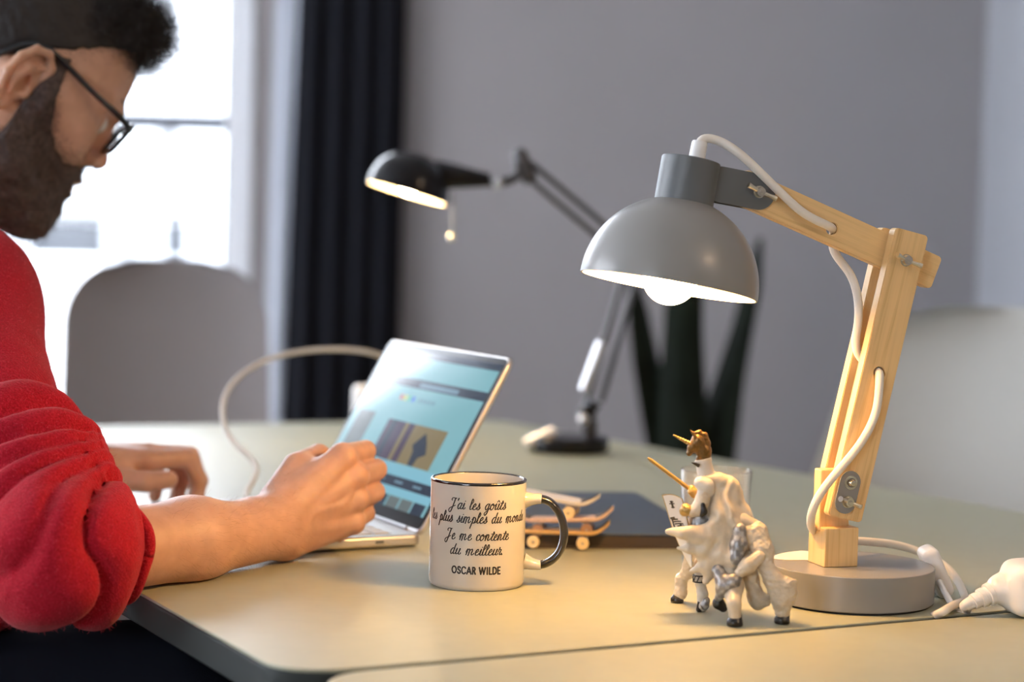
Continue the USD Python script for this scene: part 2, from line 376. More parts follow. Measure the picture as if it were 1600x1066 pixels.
# ------------------------------------------------------------------ the room's own lamp: a warm globe under the ceiling
emit('globe_warm', (1., .70, .42), 46.)
o = thing('ceiling_lamp', 'warm globe lamp hanging from the ceiling above the near end of the tables', 'lamp', (1.95, .35, 0))
obj('canopy', mv(lathe([(0, ZC-.03), (.05, ZC-.03), (.055, ZC-.001), (0, ZC-.001)], 32), (0, 0, 0)), 'frame_white', o)
obj('stem', rod((0, 0, 2.47), (0, 0, ZC-.02), .006), 'steel', o)
obj('globe', mv(trimesh.creation.icosphere(4, .14), (0, 0, 2.35)), 'globe_warm', o, smooth=True)
obj('cap', mv(lathe([(0, 2.475), (.05, 2.475), (.045, 2.51), (0, 2.51)], 32), (0, 0, 0)), 'steel', o)

# ------------------------------------------------------------------ tables
UA, VA = np.array([math.cos(math.radians(28)), math.sin(math.radians(28)), 0]), np.array([-math.sin(math.radians(28)), math.cos(math.radians(28)), 0])
def round_poly(pts, rr):
    p = Polygon(pts); return p.buffer(-rr).buffer(rr, quad_segs=10)
NL, NR, FR, FL = [np.array(x) for x in ((-.1487, 1.3776), (.8291, 1.9055), (-.0235, 3.1693), (-.9075, 2.7909))]
def table(name, label, corners, legs):
    c = np.mean(corners, 0); o = thing(name, label, 'table', (c[0], c[1], 0))
    pts = [np.array(p)-c for p in corners]
    pl = round_poly(pts, .045)
    obj('edge_band', rounded_plate(pl, .7125, .7382, .003), 'table_edge', o, smooth=50, label='dark green-grey edge of the table top')
    obj('tabletop', rounded_plate(pl.buffer(-.0012), .7375, .74, .0009), 'linoleum', o, smooth=50)
    for p in legs:
        q = np.array(p)-c
        obj('leg', tube([(q[0], q[1], 0), (q[0], q[1], .002), (q[0], q[1], .70), (q[0], q[1], .7125)], [.014, .02, .022, .022], 20), 'dark_steel', o)
    inner = list(pl.buffer(-.22).exterior.coords)
    fr = pl.buffer(-.24).difference(pl.buffer(-.275))
    obj('underframe', prism(fr, .03, .682), 'dark_steel', o)
    return o
def inset(cs, d):
    p = Polygon(cs).buffer(-d, join_style=2); return list(p.exterior.coords)[:-1]
main = [NL, NR, FR, FL]
table('table', 'sage-grey linoleum table carrying the laptop, mug and lamps', main, inset(main, .26))
gap = .0075
nl2 = NL+(NL-FL)/np.linalg.norm(NL-FL)*gap; nr2 = NR+(NR-FR)/np.linalg.norm(NR-FR)*gap
dv = -VA[:2]*1.5
near = [nl2+UA[:2]*.012+dv, nr2+dv, nr2, nl2+UA[:2]*.012]
table('table', 'second sage-grey linoleum table butted against the front of the first', near, inset(near, .26))

# ------------------------------------------------------------------ chairs
def chair(name, label, loc, rz, m, w0, w1, h, arm=0., legm='oak_leg', zseat=.45, thick=.035, curve=.05):
    """shell chair; its front looks along local -y"""
    o = thing(name, label, 'chair', loc, rz)
    # back: rounded outline in (x, z), bent around the sitter
    n = 26; zz = np.linspace(zseat-.02, h, 40); rc_ = .115
    xs = []
    for z in zz:
        w = w0+(w1-w0)*(z-zseat)/(h-zseat)
        d = max(0, z-(h-rc_)); w -= rc_-math.sqrt(max(0, rc_*rc_-d*d)) if d > 0 else 0
        xs.append(max(w, .01))
    V = []
    for side in (0, 1):
        for z, w in zip(zz, xs):
            u = np.linspace(-1, 1, n)
            lean = .16*(z-zseat)
            y = lean-curve*(1-u*u)*0+(-(np.abs(u)**2.4))*(curve+arm*max(0, 1-(z-zseat)/(h-zseat)*1.1))+(thick if side else 0)*np.sqrt(np.clip(1-np.abs(u)**6, 0, 1))
            V.append(np.c_[u*w, y, np.full(n, z)])
    V = np.array(V).reshape(2, 40, n, 3); k = 40
    A = V.reshape(-1, 3); i, j = np.meshgrid(np.arange(k-1), np.arange(n-1), indexing='ij')
    q = np.stack([i*n+j, (i+1)*n+j, (i+1)*n+j+1, i*n+j+1], -1).reshape(-1, 4)
    off = k*n; e = []
    r = np.arange(k-1)
    for c in (0, n-1): e.append(np.stack([r*n+c, (r+1)*n+c, (r+1)*n+c+off, r*n+c+off], 1))
    s = np.arange(n-1)
    for c in (0, k-1): e.append(np.stack([c*n+s, c*n+s+1, c*n+s+1+off, c*n+s+off], 1))
    bk = tm((A, np.vstack([q, q[:, ::-1]+off]+e))); bk.merge_vertices(); bk.fix_normals()
    obj('backrest', bk, m, o, smooth=60)
    obj('seat', bx(-w0+.01, w0-.01, -.47, .02, zseat-.06, zseat+.02, .03), m, o)
    for sx in (-1, 1):
        for y0, y1 in ((-.40, -.44), (-.04, .03)):
            obj('leg', tube([(sx*(w0-.02), y1, 0), (sx*(w0-.021), y1, .003), (sx*(w0-.075), y0, zseat-.07), (sx*(w0-.08), y0, zseat-.05)], [.010, .011, .017, .017], 16), legm, o)
    return o
chair('chair', 'dark grey fabric chair standing at the far end of the table by the window', (P(262, 500, 3.62)[0], 3.62, 0), 12, 'chair_dark_fabric', .187, .178, .963)
chair('chair', 'pale grey upholstered armchair behind the wooden desk lamp', (.690, 2.82, 0), -32, 'chair_light_fabric', .325, .215, .945, arm=.05, curve=.07)

# ------------------------------------------------------------------ plant in the background
mat('leaf_dark', (.0065, .0105, .006), .6, noise=(9, .6), spec=.12)
mat('pot_dark', (.03, .03, .033), .6)
mat('soil', (.03, .02, .014), .95, bump=(200, .5))
pc = P(1075, 690, 3.9)
o = thing('potted_plant', 'tall dark green sword-leaved plant in a dark floor pot against the grey wall', 'plant', (pc[0], 3.9, 0))
obj('pot', lathe([(0, 0), (.13, 0), (.15, .02), (.185, .54), (.185, .56), (.172, .56), (.165, .5), (0, .5)]), 'pot_dark', o)
obj('soil', lathe([(0, .49), (.166, .49), (.166, .525), (.08, .535), (0, .53)]), 'soil', o)
def leaf(pts, widths, yaw):
    c = spline(pts, 40); w = np.interp(np.linspace(0, 1, 40), np.linspace(0, 1, len(widths)), widths); a = math.radians(yaw)
    sx = np.array([math.cos(a), math.sin(a), 0]); sy = np.array([-math.sin(a), math.cos(a), 0]); V = []
    pr = [(1, 0), (.55, .17), (0, .30), (-.55, .17), (-1, 0), (-.55, -.03), (0, .06), (.55, -.03)]
    for p, ww in zip(c, w): V.append([p+sx*ww*u-sy*ww*vv for u, vv in pr])
    V = np.array(V); k = len(pr); i, j = np.meshgrid(np.arange(39), np.arange(k), indexing='ij'); j2 = (j+1) % k
    m = tm((V.reshape(-1, 3), np.stack([i*k+j, i*k+j2, (i+1)*k+j2, (i+1)*k+j], -1).reshape(-1, 4)))
    m = cat_(m); m.fix_normals(); return m
def lp(x, y): 
    q = P(x, y, 3.9); return np.array([q[0]-pc[0], 0, q[2]])
for pts, w, yw, dy in (([(1045, 735), (1030, 660), (1010, 560), (990, 440), (980, 400)], (.040, .036, .030, .022, .004), 25, .03), ([(1070, 735), (1066, 640), (1066, 520), (1070, 400), (1072, 300)], (.052, .046, .038, .034, .004), -10, -.02),
                       ([(1108, 735), (1125, 655), (1148, 560), (1172, 460), (1186, 385), (1188, 372)], (.052, .044, .032, .024, .02, .006), -30, .0), ([(1075, 735), (1095, 650), (1090, 560), (1085, 520)], (.03, .026, .016, .003), 60, .07), ([(1060, 735), (1045, 650), (1040, 610)], (.035, .03, .004), -60, .06)):
    q = [lp(*p)+np.array([0, dy, 0]) for p in pts]
    obj('leaf', leaf(q, w, yw), 'leaf_dark', o, smooth=60)
# ------------------------------------------------------------------ wooden desk lamp
ZT = .74
pine_l, pine_d = (.74, .50, .235), (.54, .32, .12)
mat('lamp_grey', (.25, .245, .24), .30, bump=(1500, .02))
mat('bracket_grey', (.115, .125, .13), .4)
mat('lining_white', (.85, .83, .78), .5)
mat('cord_white', (.76, .72, .66), .8, bump=(1800, .3))
mat('plastic_white', (.78, .77, .76), .38)
mat('felt_black', (.012, .012, .012), .9)
mat('paper', (.80, .78, .70), .8)
mat('zinc', (.75, .72, .62), .22, metal=1.)
wood('pine_post', (.215, 0, .977), pine_l, pine_d)
wood('pine_arm', (.936, 0, -.352), pine_l, pine_d)
wood('pine_block', (.0, 0, 1), pine_l, (.62, .37, .13))
emit('bulb_warm', (1., .54, .17), 250.)
LB = T(1328, 938); LROT = 18.
lamp = thing('desk_lamp', 'wooden desk lamp with grey dome shade glowing beside the figurine', 'lamp', LB, LROT)
obj('foot_pad', lathe([(0, 0), (.0665, 0), (.0665, .003), (0, .003)], 96), 'felt_black', lamp)
obj('base', lathe([(0, .0018), (.0688, .0018), (.0695, .0026), (.0695, .0298), (.0690, .0307), (.0682, .0311), (0, .0311)], 128), 'lamp_grey', lamp, smooth=30)
blk = [bx(-.033, -.002, -.0155, .0155, .0311, .0640, .0012)]
obj('base_block', blk, 'pine_block', lamp)
obj('tongue', bx(-.0345, -.0065, -.0063, .0063, .060, .112, .0015), 'pine_block', lamp)
# post: two boards with a slot between them
pd = np.array([.215, 0, .977]); pn = np.array([.977, 0, -.215]); p0 = np.array([-.0163, 0, .0715]); PL = .2455
def board(y0, y1, holes, l0, l1, w, o, d, nn, r=.0035):
    s = CrossSection([[(-w/2+r, l0+r), (w/2-r, l0+r), (w/2-r, l1-r), (-w/2+r, l1-r)]]).offset(r, m3.JoinType.Round, circular_segments=24)
    for c, l, hr in holes: s = s-CrossSection.circle(hr, 24).translate((c, l))
    s2 = s.offset(-.0006)
    m = Manifold.batch_boolean([Manifold.extrude(s, (y1-y0)-.0012).translate((0, 0, .0006)), Manifold.extrude(s2, y1-y0)], m3.OpType.Add)
    m = tm(m); return frame(m, np.array(o)+np.array([0, y1, 0]), nn, d, np.array([0, -1., 0]))
hl = (np.array([.0105, 0, .1935])-p0); hole2 = (hl@pn, hl@pd, .0052)
obj('post_board', board(-.0170, -.0066, [hole2], 0, PL, .0315, p0, pd, pn), 'pine_post', lamp)
obj('post_board', board(.0066, .0170, [], 0, PL, .0315, p0, pd, pn), 'pine_post', lamp)
ad = np.array([.936, 0, -.352]); an = np.array([.352, 0, .936]); a0 = np.array([.021, 0, .2940])
h1 = np.array([-.0320, 0, .3118])-a0
obj('arm', board(-.0062, .0062, [(h1@an, h1@ad, .0052)], -.146, .049, .0285, a0, ad, an), 'pine_arm', lamp)
# bolts and wing nuts
def bolt(x, z, y0, r=.0030):
    return [mv(lathe([(0, 0), (r, 0), (r, .004), (r*.75, .0052), (0, .0055)], 20), (x, y0, z), rx=90), mv(lathe([(r*1.3, -.0001), (r*1.95, -.0001), (r*1.95, .0009), (r*1.3, .0009)], 24), (x, y0, z), rx=90)]
def wing(x, z, y0, ang, l=.0125):
    c, s = math.cos(math.radians(ang)), math.sin(math.radians(ang)); ms = bolt(x, z, y0, .0026)
    ms.append(mv(lathe([(0, 0), (.0045, 0), (.0038, .005), (0, .005)], 20), (x, y0, z), rx=90))
    for k in (-1, 1):
        pts = [np.array([x+c*k*t, y0-.003-h, z+s*k*t]) for t, h in ((.002, 0), (.006, .0012), (.0095, .0025), (l, .0032))]
        ms.append(tube(spline(pts, 14), np.interp(np.linspace(0, 1, 14), [0, .6, 1], [.0017, .0018, .0024]), 10))
    return ms
tagp(obj('wing_nut', wing(.0312, .2875, -.0172, -22), 'zinc', lamp))
pl = tm(Manifold.extrude(CrossSection.circle(.0095, 40).translate((0, .0085))+CrossSection.circle(.0095, 40).translate((0, -.0085))+CrossSection.square((.019, .017), True), .0014))
obj('joint_plate', frame(pl, (-.0150, -.0170, .0942), pn, pd, (0, -1., 0)), 'lamp_grey', lamp)
obj('screw', bolt(-.0128, .1022, -.0184), 'zinc', lamp)
obj('wing_nut', wing(-.0150, .0862, -.0184, -20, .0105), 'zinc', lamp)
# shade
R18 = np.array([[math.cos(math.radians(LROT)), math.sin(math.radians(LROT)), 0], [-math.sin(math.radians(LROT)), math.cos(math.radians(LROT)), 0], [0, 0, 1.]])   # world -> lamp axes
up = R18@np.array([.155, .092, 1.]); up /= np.linalg.norm(up)
sx = np.cross([0, 1., 0], up); sx /= np.linalg.norm(sx); sy = np.cross(up, sx)
rim = np.array([-.1733, 0, .2625]); RS = .0727
a = np.linspace(0, math.pi/2, 26)
outer = [(RS*math.cos(t), RS*math.sin(t)) for t in a[:-2]]
inner_r = RS-.0013
prof = [(inner_r, -.0008)]+[(RS-.0002, -.0008)]+outer+[(.0120, RS*1.0)]+[(.0120, RS-.0014)]+[(inner_r*math.cos(t), inner_r*math.sin(t)) for t in a[::-1][3:]]
sh = lathe(prof+[prof[0]], 128)
obj('shade', frame(sh, rim, sx, sy, up), 'lamp_grey', lamp, smooth=40)
ir = inner_r-.0002
li = lathe([(ir, -.0008)]+[(ir*math.cos(t), ir*math.sin(t)) for t in a[:-3]]+[((ir-.0005)*math.cos(t), (ir-.0005)*math.sin(t)) for t in a[:-3][::-1]]+[(ir-.0005, -.0008), (ir, -.0008)], 128)
obj('shade_lining', frame(li, rim, sx, sy, up), 'lining_white', lamp, smooth=40, label='white lacquered inside of the lamp shade')
NK = [(0, .060), (.0241, .0665), (.0241, .1030), (.0236, .1040), (.0228, .1043), (0, .1043)]
obj('socket_cover', frame(lathe(NK, 96), rim, sx, sy, up), 'bracket_grey', lamp, smooth=30)
obj('strain_relief', frame(lathe([(0, .1040), (.0068, .1040), (.0064, .119), (.0056, .1203), (0, .1203)], 32), rim+sx*.0045, sx, sy, up), 'plastic_white', lamp)
gb = lathe([(0, -.0225)]+[(.0225*math.cos(t), .0225*math.sin(t)) for t in np.linspace(-1.45, .95, 26)]+[(.0115, .0225), (.0105, .03), (0, .03)], 64)
obj('bulb', frame(gb, rim+up*.0070, sx, sy, up), 'bulb_warm', lamp, smooth=60)
obj('bulb_socket', frame(lathe([(0, .029), (.0125, .029), (.0135, .04), (.0135, .066), (0, .066)], 40), rim+up*.0070, sx, sy, up), 'plastic_white', lamp)
# bracket from the socket cover to the arm
bc = R18.T@np.array([0, 0, 0]); bdir = np.array([math.cos(math.radians(-8.5)), 0, math.sin(math.radians(-8.5))]); bup = np.array([-bdir[2], 0, bdir[0]])
bo = np.array([-.1000, 0, .3405])
bs = (CrossSection.circle(.0146, 48)+CrossSection([[(-.0355, -.0146), (0, -.0146), (0, .0146), (-.0355, .0146)]]))
for y in (-.0082, .0066):
    obj('bracket_plate', frame(tm(Manifold.extrude(bs, .0016)), bo+np.array([0, y+.0016, 0]), bdir, bup, (0, -1., 0)), 'bracket_grey', lamp)
obj('bracket_web', frame(bx(-.0405, -.0345, -.0082, .0082, -.0146, .0146, .0008), bo, bdir, np.array([0, 1., 0]), bup), 'bracket_grey', lamp)
obj('wing_nut', wing(bo[0], bo[2], -.0082, -23, .0135), 'zinc', lamp)
# cord
def lpt(x, y, off=0.):        # pixel -> lamp axes, on the plane at depth off
    d = R18@ray(x, y); o = R18@(CO-LB); t = (off-o[1])/d[1]; return o+d*t
rt = rim+sx*.0045+up*.1195
c1 = [rt-up*.004, rt+up*.0035+sx*.003, rt+up*.005+sx*.011]+[lpt(*q) for q in ((1150, 236, -.005), (1190, 272, -.0095), (1230, 311, -.0105), (1262, 337, -.0105), (1292, 352, -.0098), (1300, 357, -.003), (1302, 366, .0095))]
obj('cord', tube(spline(c1, 70), .0036, 14), 'cord_white', lamp)
c2 = [lpt(*q) for q in ((1301, 372, .0094), (1306, 398, .0098), (1326, 425, .007), (1340, 465, .002), (1340, 510, .0), (1338, 545, 0), (1350, 565, 0), (1366, 578, -.006), (1374, 584, -.0175), (1374, 600, -.0215), (1368, 645, -.0225), (1345, 692, -.0225), (1302, 745, -.0235), (1276, 782, -.021), (1267, 810, -.010), (1276, 832, .010), (1310, 842, .0225), (1345, 846, .032), (1400, 852, .050), (1448, 868, .052), (1482, 890, .036))]
lw = lambda x, y, z=.7436: R18@(T(x, y, z)-LB)
c2 += [lw(1503, 921), lw(1494, 944), lw(1470, 958, .7440), lw(1456, 964, .735), lw(1450, 972, .722)]
obj('cord', tube(spline(c2, 190), .0036, 14), 'cord_white', lamp)
# small paper label lying on the base
th = np.linspace(0, 2*np.pi, 40, endpoint=False)
pc_ = R18@(T(1243, 868, .7715)-LB)
st = Polygon([(.029*math.cos(t), .026*math.sin(t)) for t in th]).intersection(Polygon([(-.04, -.017), (.002, -.0245), (.029, -.012), (.03, .04), (-.04, .04)]))
st = Polygon([(x+pc_[0], y+pc_[1]) for x, y in st.exterior.coords]).intersection(Polygon([(.0675*math.cos(t), .0675*math.sin(t)) for t in th])).difference(sbox(-.0335, -.0, -.018, .018))
st = max(getattr(st, 'geoms', [st]), key=lambda g: g.area)
o = thing('paper_label', 'crumpled round white paper label lying on the lamp base', 'label', LB, LROT)
obj('sheet', mv(prism(st, .0004), (0, 0, .0312)), 'paper', o)

# ------------------------------------------------------------------ plug and socket at the right
def capsule_box(l, w, h, r): return bx(-l/2, l/2, -w/2, w/2, 0, h, r)
pk = T(1452, 925); 
o = thing('mains_adapter', 'white plug adapter leaning against the back of the lamp base', 'adapter', (LB[0]+.0775, LB[1]+.0310, ZT), 0)
A_ = mv(bx(-.0075, .0075, -.017, .017, -.022, .022, .0055), (0, 0, .0235), ry=-24); A_ = mv(A_, (0, 0, -A_.bounds[0][2]))
obj('body', A_, 'plastic_white', o)
obj('grip', mv(bx(-.003, .003, -.012, .012, -.006, .006, .002), (.0072, 0, .0145), ry=-24), 'plastic_white', o)
so = P(1500, 930, 1.69)
o = thing('extension_socket', 'white extension cable socket lying right of the lamp at the frame edge', 'socket', (T(1570, 962)[0], T(1570, 962)[1], ZT), 8)
def rbox(p, c, h, r):
    q = np.abs(p-np.asarray(c, np.float32))-(np.asarray(h, np.float32)-r); return np.linalg.norm(np.maximum(q, 0), axis=1)+np.minimum(q.max(1), 0)-r
f = lambda p: smin(smax(rbox(p, (.047, 0, .0240), (.046, .0245, .0235), .011), -(p[:, 0]*.45+.9*(.0475-p[:, 2])-.0055)/1.0, .008), rc(p, (-.004, 0, .022), (.05, 0, .027), .0125, .02), .012)
g_ = lambda p: smax(smax(f(p), -(p[:, 2]-.0012), .003), p[:, 2]-.0455, .004)
obj('body', nets(g_, (-.03, -.035, -.002), (.10, .035, .056), .0012), 'plastic_white', o, smooth=True)
obj('seam', mv(tm(Manifold.extrude(CrossSection.square((.070, .027), True).offset(.0112, m3.JoinType.Round, circular_segments=40).translate((.047, 0)), .0005)), (0, 0, .0235)), 'gasket', o)
ax0, ax1 = np.array([-.004, 0, .022]), np.array([-.036, -.003, .0085])
for k in range(4):
    t0 = .05+.2*k; q0 = ax0+(ax1-ax0)*t0; q1 = ax0+(ax1-ax0)*(t0+.13); rr = .0112-.0015*k
    obj('strain_relief_rib', tube([q0, q0*.9+q1*.1, q0*.1+q1*.9, q1], [rr*.9, rr, rr*.97, rr*.86], 24), 'plastic_white', o)
obj('strain_relief', tube([ax0, ax0*.3+ax1*.7, ax1], [.0095, .006, .0046], 20), 'plastic_white', o)
Rz = lambda v, a: np.array([v[0]*math.cos(a)-v[1]*math.sin(a), v[0]*math.sin(a)+v[1]*math.cos(a), v[2]])
iw = lambda q: Rz(np.array(q)-np.array([T(1570, 962)[0], T(1570, 962)[1], ZT]), -math.radians(8))
cs = [ax1*.7+ax0*.3, ax1, iw(T(1511, 950, .7450)), iw(T(1499, 961, .737)), iw(T(1495, 973, .712))]
obj('cable', tube(spline(cs, 40), .0042, 14), 'plastic_white', o)
o = thing('white_cable', 'thin white cable end crossing under the lamp cord at the table joint', 'cable', (T(1490, 950)[0], T(1490, 950)[1], ZT))
iw2 = lambda q: np.array(q)-np.array([T(1490, 950)[0], T(1490, 950)[1], ZT])
obj('cable', tube(spline([iw2(T(1480, 925, .7445)), iw2(T(1487, 945, .7432)), iw2(T(1497, 962, .7350)), iw2(T(1500, 970, .72))], 24), .0028, 12), 'plastic_white', o)

# ------------------------------------------------------------------ mug
mat('ceramic', (.53, .50, .445), .16, coat=.4)
mat('glaze_black', (.010, .009, .009), .1, coat=.6)
mat('print_black', (.018, .016, .015), .35)
MB_ = T(744, 912); MR, MH = .0409, .0915
mug = thing('mug', 'white mug with black script lettering and black rimmed handle', 'mug', MB_, 0)
mp = [(0, .0012), (.035, .0012), (.036, 0), (.0385, 0), (.0402, .0015), (MR, .004), (MR, MH-.0012), (MR-.0006, MH-.0003), (MR-.0014, MH), (MR-.0024, MH-.0003), (MR-.0030, MH-.0012), (MR-.0034, .009), (MR-.0055, .0055), (MR-.010, .0045), (0, .0045)]
obj('body', lathe(mp, 128), 'ceramic', mug, smooth=40)
obj('rim', lathe([(MR+.0001, MH-.0022), (MR+.0002, MH-.001), (MR-.0004, MH), (MR-.0014, MH+.0003), (MR-.0024, MH), (MR-.0028, MH-.0010), (MR-.0014, MH-.0006), (MR+.0001, MH-.0022)], 128), 'glaze_black', mug, smooth=60, label='thin black painted rim')
hp = [(MR-.001, .0735), (MR+.008, .0745), (MR+.0175, .0735), (MR+.0270, .0655), (MR+.0330, .0500), (MR+.0320, .0350), (MR+.0250, .0235), (MR+.0150, .0180), (MR+.0060, .0185), (MR-.001, .0205)]
hc = spline([(x, 0, z) for x, z in hp], 90)
hw = np.interp(np.linspace(0, 1, 90), [0, .5, 1], [1, 1, 1])
def flat_tube(c, rx_, ry_):
    m = tube(c, 1., 20); v = m.vertices.copy(); n = len(c); out = v.copy()
    for k in range(n):
        d = v[k*20:(k+1)*20]-c[k]; dy = d[:, 1:2]*[[0, 1, 0]]; out[k*20:(k+1)*20] = c[k]+(d-dy)*rx_[k]+dy*ry_[k]
    m.vertices = out; return m
obj('handle', flat_tube(hc, np.full(90, .0036), np.full(90, .0062)), 'glaze_black', mug, smooth=60, label='black glazed loop handle')
for a0_, a1_ in ((0, 13), (76, 90)):
    w = np.linspace(0, 1, a1_-a0_) if a0_ else np.linspace(1, 0, a1_-a0_)
    obj('handle_root', flat_tube(hc[a0_:a1_], .0044+.0030*w**2, .0068+.0020*w**2), 'ceramic', mug, smooth=60, label='white handle attachment')
# script lettering: strokes on the mug's wall
GL = {'a': (.86, [[(.62, .86), (.40, 1.0), (.10, .72), (.06, .25), (.24, .0), (.48, .22), (.64, .95)], [(.66, .98), (.60, .45), (.64, .08), (.80, .04), (.95, .30)]]),
 'i': (.46, [[(.05, .55), (.22, .98), (.18, .40), (.22, .06), (.36, .04), (.52, .30)], [(.27, 1.42), (.30, 1.47)]]),
 'l': (.50, [[(.02, .35), (.30, 1.10), (.36, 1.80), (.24, 1.98), (.12, 1.55), (.10, .45), (.20, .04), (.36, .05), (.54, .32)]]),
 'e': (.66, [[(.04, .38), (.30, .50), (.50, .78), (.40, 1.0), (.18, .84), (.08, .40), (.20, .04), (.42, .02), (.70, .36)]]),
 's': (.66, [[(.02, .30), (.30, .80), (.36, 1.08), (.42, .80), (.56, .40), (.44, .04), (.20, .02), (.12, .18)], [(.50, .12), (.70, .34)]]),
 'g': (.84, [[(.62, .86), (.40, 1.0), (.10, .72), (.06, .28), (.24, .02), (.48, .24), (.64, .95)], [(.66, .98), (.60, .20), (.52, -.62), (.28, -.88), (.10, -.66), (.30, -.30), (.70, .05), (.92, .32)]]),
 'o': (.80, [[(.38, 1.0), (.10, .78), (.06, .26), (.28, .0), (.56, .22), (.62, .74), (.42, .99), (.36, .84), (.56, .74), (.90, .84)]]),
 'u': (.94, [[(.04, .60), (.20, .98), (.14, .40), (.22, .04), (.42, .10), (.64, .60), (.70, .98)], [(.70, .98), (.64, .38), (.70, .06), (.84, .04), (1.0, .30)]]),
 't': (.56, [[(.04, .45), (.26, 1.0), (.30, 1.55)], [(.30, 1.55), (.20, .60), (.24, .06), (.40, .04), (.60, .32)], [(-.06, 1.10), (.62, 1.12)]]),
 'p': (.86, [[(.02, .55), (.20, .98), (.14, .10), (.04, -.85)], [(.16, .62), (.36, .98), (.60, .80), (.62, .30), (.40, .0), (.20, .14)], [(.50, .06), (.70, .08), (.90, .34)]]),
 'm': (1.50, [[(.02, .58), (.20, .98), (.16, .04)], [(.18, .40), (.36, .92), (.52, 1.0), (.62, .80), (.58, .04)], [(.62, .40), (.82, .92), (.98, 1.0), (1.10, .80), (1.06, .20), (1.16, .04), (1.30, .08), (1.48, .34)]]),
 'n': (1.04, [[(.02, .58), (.20, .98), (.16, .04)], [(.18, .40), (.36, .92), (.52, 1.0), (.64, .80), (.60, .20), (.70, .04), (.86, .08), (1.04, .34)]]),
 'd': (.88, [[(.62, .86), (.40, 1.0), (.10, .72), (.06, .25), (.24, .0), (.48, .22), (.64, .95)], [(.74, 1.9), (.64, .95), (.60, .40), (.66, .06), (.80, .04), (.96, .30)]]),
 'c': (.64, [[(.52, .80), (.40, 1.0), (.16, .86), (.06, .36), (.20, .04), (.42, .04), (.68, .36)]]),
 'r': (.62, [[(.02, .50), (.16, 1.06), (.24, .92), (.44, .90), (.36, .36), (.42, .05), (.54, .06), (.68, .32)]]),
 'J': (1.30, [[(.30, 1.45), (.16, 1.70), (.34, 1.98), (.80, 1.96), (1.12, 1.98)], [(.92, 1.94), (.80, 1.0), (.60, -.10), (.30, -.62), (.02, -.40), (.06, -.05), (.42, .20), (.90, .42), (1.16, .56)]]),
 "'": (.26, [[(.14, 1.95), (.06, 1.55)]]), '.': (.3, [[(.08, .02), (.12, .16), (.18, .06), (.10, .04)]]), '^': (0, [])}
def script(txt):
    x = 0.; out = []
    for k, ch in enumerate(txt):
        if ch == ' ': x += .78; continue
        hat = ch == 'û'; c = 'u' if hat else ch
        adv, st = GL[c]
        for s in st:
            p = np.array(s, float)*[.90, 1.]; p[:, 1] = np.where(p[:, 1] > 1, 1+(p[:, 1]-1)*.78, p[:, 1])
            if len(p) > 2: p = spline(p, 7*len(p))
            out.append((p+[x, 0], .092))
        if hat: out.append((np.array([(.20, 1.25), (.44, 1.55), (.66, 1.25)])+[x, 0], .07))
        x += adv
    return out, x
SANS = {'O': (1.10, [[(.5+.46*math.cos(t), .5+.5*math.sin(t)) for t in np.linspace(0, 2*math.pi, 26)]]), 'S': (.72, [[(.56, .82), (.40, 1.0), (.14, .92), (.12, .66), (.34, .52), (.56, .36), (.54, .08), (.28, .0), (.06, .18)]]),
 'C': (.95, [[(.82, .84), (.56, 1.0), (.20, .90), (.05, .5), (.20, .10), (.56, .0), (.82, .16)]]), 'A': (.96, [[(.03, 0), (.45, 1.0), (.87, 0)], [(.20, .32), (.70, .32)]]),
 'R': (.78, [[(.10, 0), (.10, 1.0)], [(.10, 1.0), (.44, .98), (.58, .74), (.42, .50), (.10, .48)], [(.36, .48), (.62, 0)]]), 'W': (1.34, [[(.02, 1.0), (.32, 0), (.62, 1.0), (.92, 0), (1.22, 1.0)]]),
 'I': (.36, [[(.15, 0), (.15, 1.0)]]), 'L': (.62, [[(.10, 1.0), (.10, 0), (.54, 0)]]), 'D': (.90, [[(.10, 0), (.10, 1.0), (.38, 1.0), (.70, .86), (.80, .5), (.70, .14), (.38, 0), (.10, 0)]]), 'E': (.68, [[(.58, 1.0), (.10, 1.0), (.10, 0), (.58, 0)], [(.10, .5), (.50, .5)]])}
def sans(txt):
    x = 0.; out = []
    for ch in txt:
        if ch == ' ': x += .48; continue
        adv, st = SANS[ch]
        for s in st:
            p = np.array(s, float)
            if ch in 'OSC' and len(p) > 5: p = spline(p, 40)
            out.append((p+[x, 0], .115))
        x += adv+.14
    return out, x
def on_mug(strokes, width, zc, w_m, slant, xh, thin=True):
    """strokes -> polygons -> skin 0.15 mm over the wall, centred towards the camera"""
    sc = w_m/width; polys = []
    for p, r in strokes:
        q = np.c_[(p[:, 0]+slant*p[:, 1]-width/2-slant*.5)*sc, p[:, 1]*xh]
        seg = []
        for k in range(len(q)-1):
            d = q[k+1]-q[k]; v = abs(d[1])/(np.linalg.norm(d)+1e-12)
            rr = r*xh*((.72+.40*(v if d[1] < 0 else .25*v)) if thin else 1.)
            seg.append(LineString(q[k:k+2]).buffer(rr, quad_segs=4))
        polys.append(unary_union(seg))
    u = unary_union(polys).simplify(.00004); ms = []
    for g in getattr(u, 'geoms', [u]):
        ms.append(trimesh.creation.extrude_polygon(g, .00018, engine='earcut'))
    m = trimesh.util.concatenate(ms)
    for _ in range(2):
        L = m.edges_unique_length
        if L.max() > .0022: m = m.subdivide_to_size(.0022) if hasattr(m, 'subdivide_to_size') else m.subdivide()
    a0m = math.atan2(-MB_[1], -MB_[0]-0.0)      # bearing of the camera seen from the mug
    v = m.vertices; th = a0m+v[:, 0]/MR; rr = MR-.00002+v[:, 2]
    return trimesh.Trimesh(np.c_[rr*np.cos(th), rr*np.sin(th), zc+v[:, 1]], m.faces, process=False)
def zmug(y): return (912-y)/180.*.0985 if False else P(744, y, MB_[1]-MR)[2]-ZT
XH = .0051
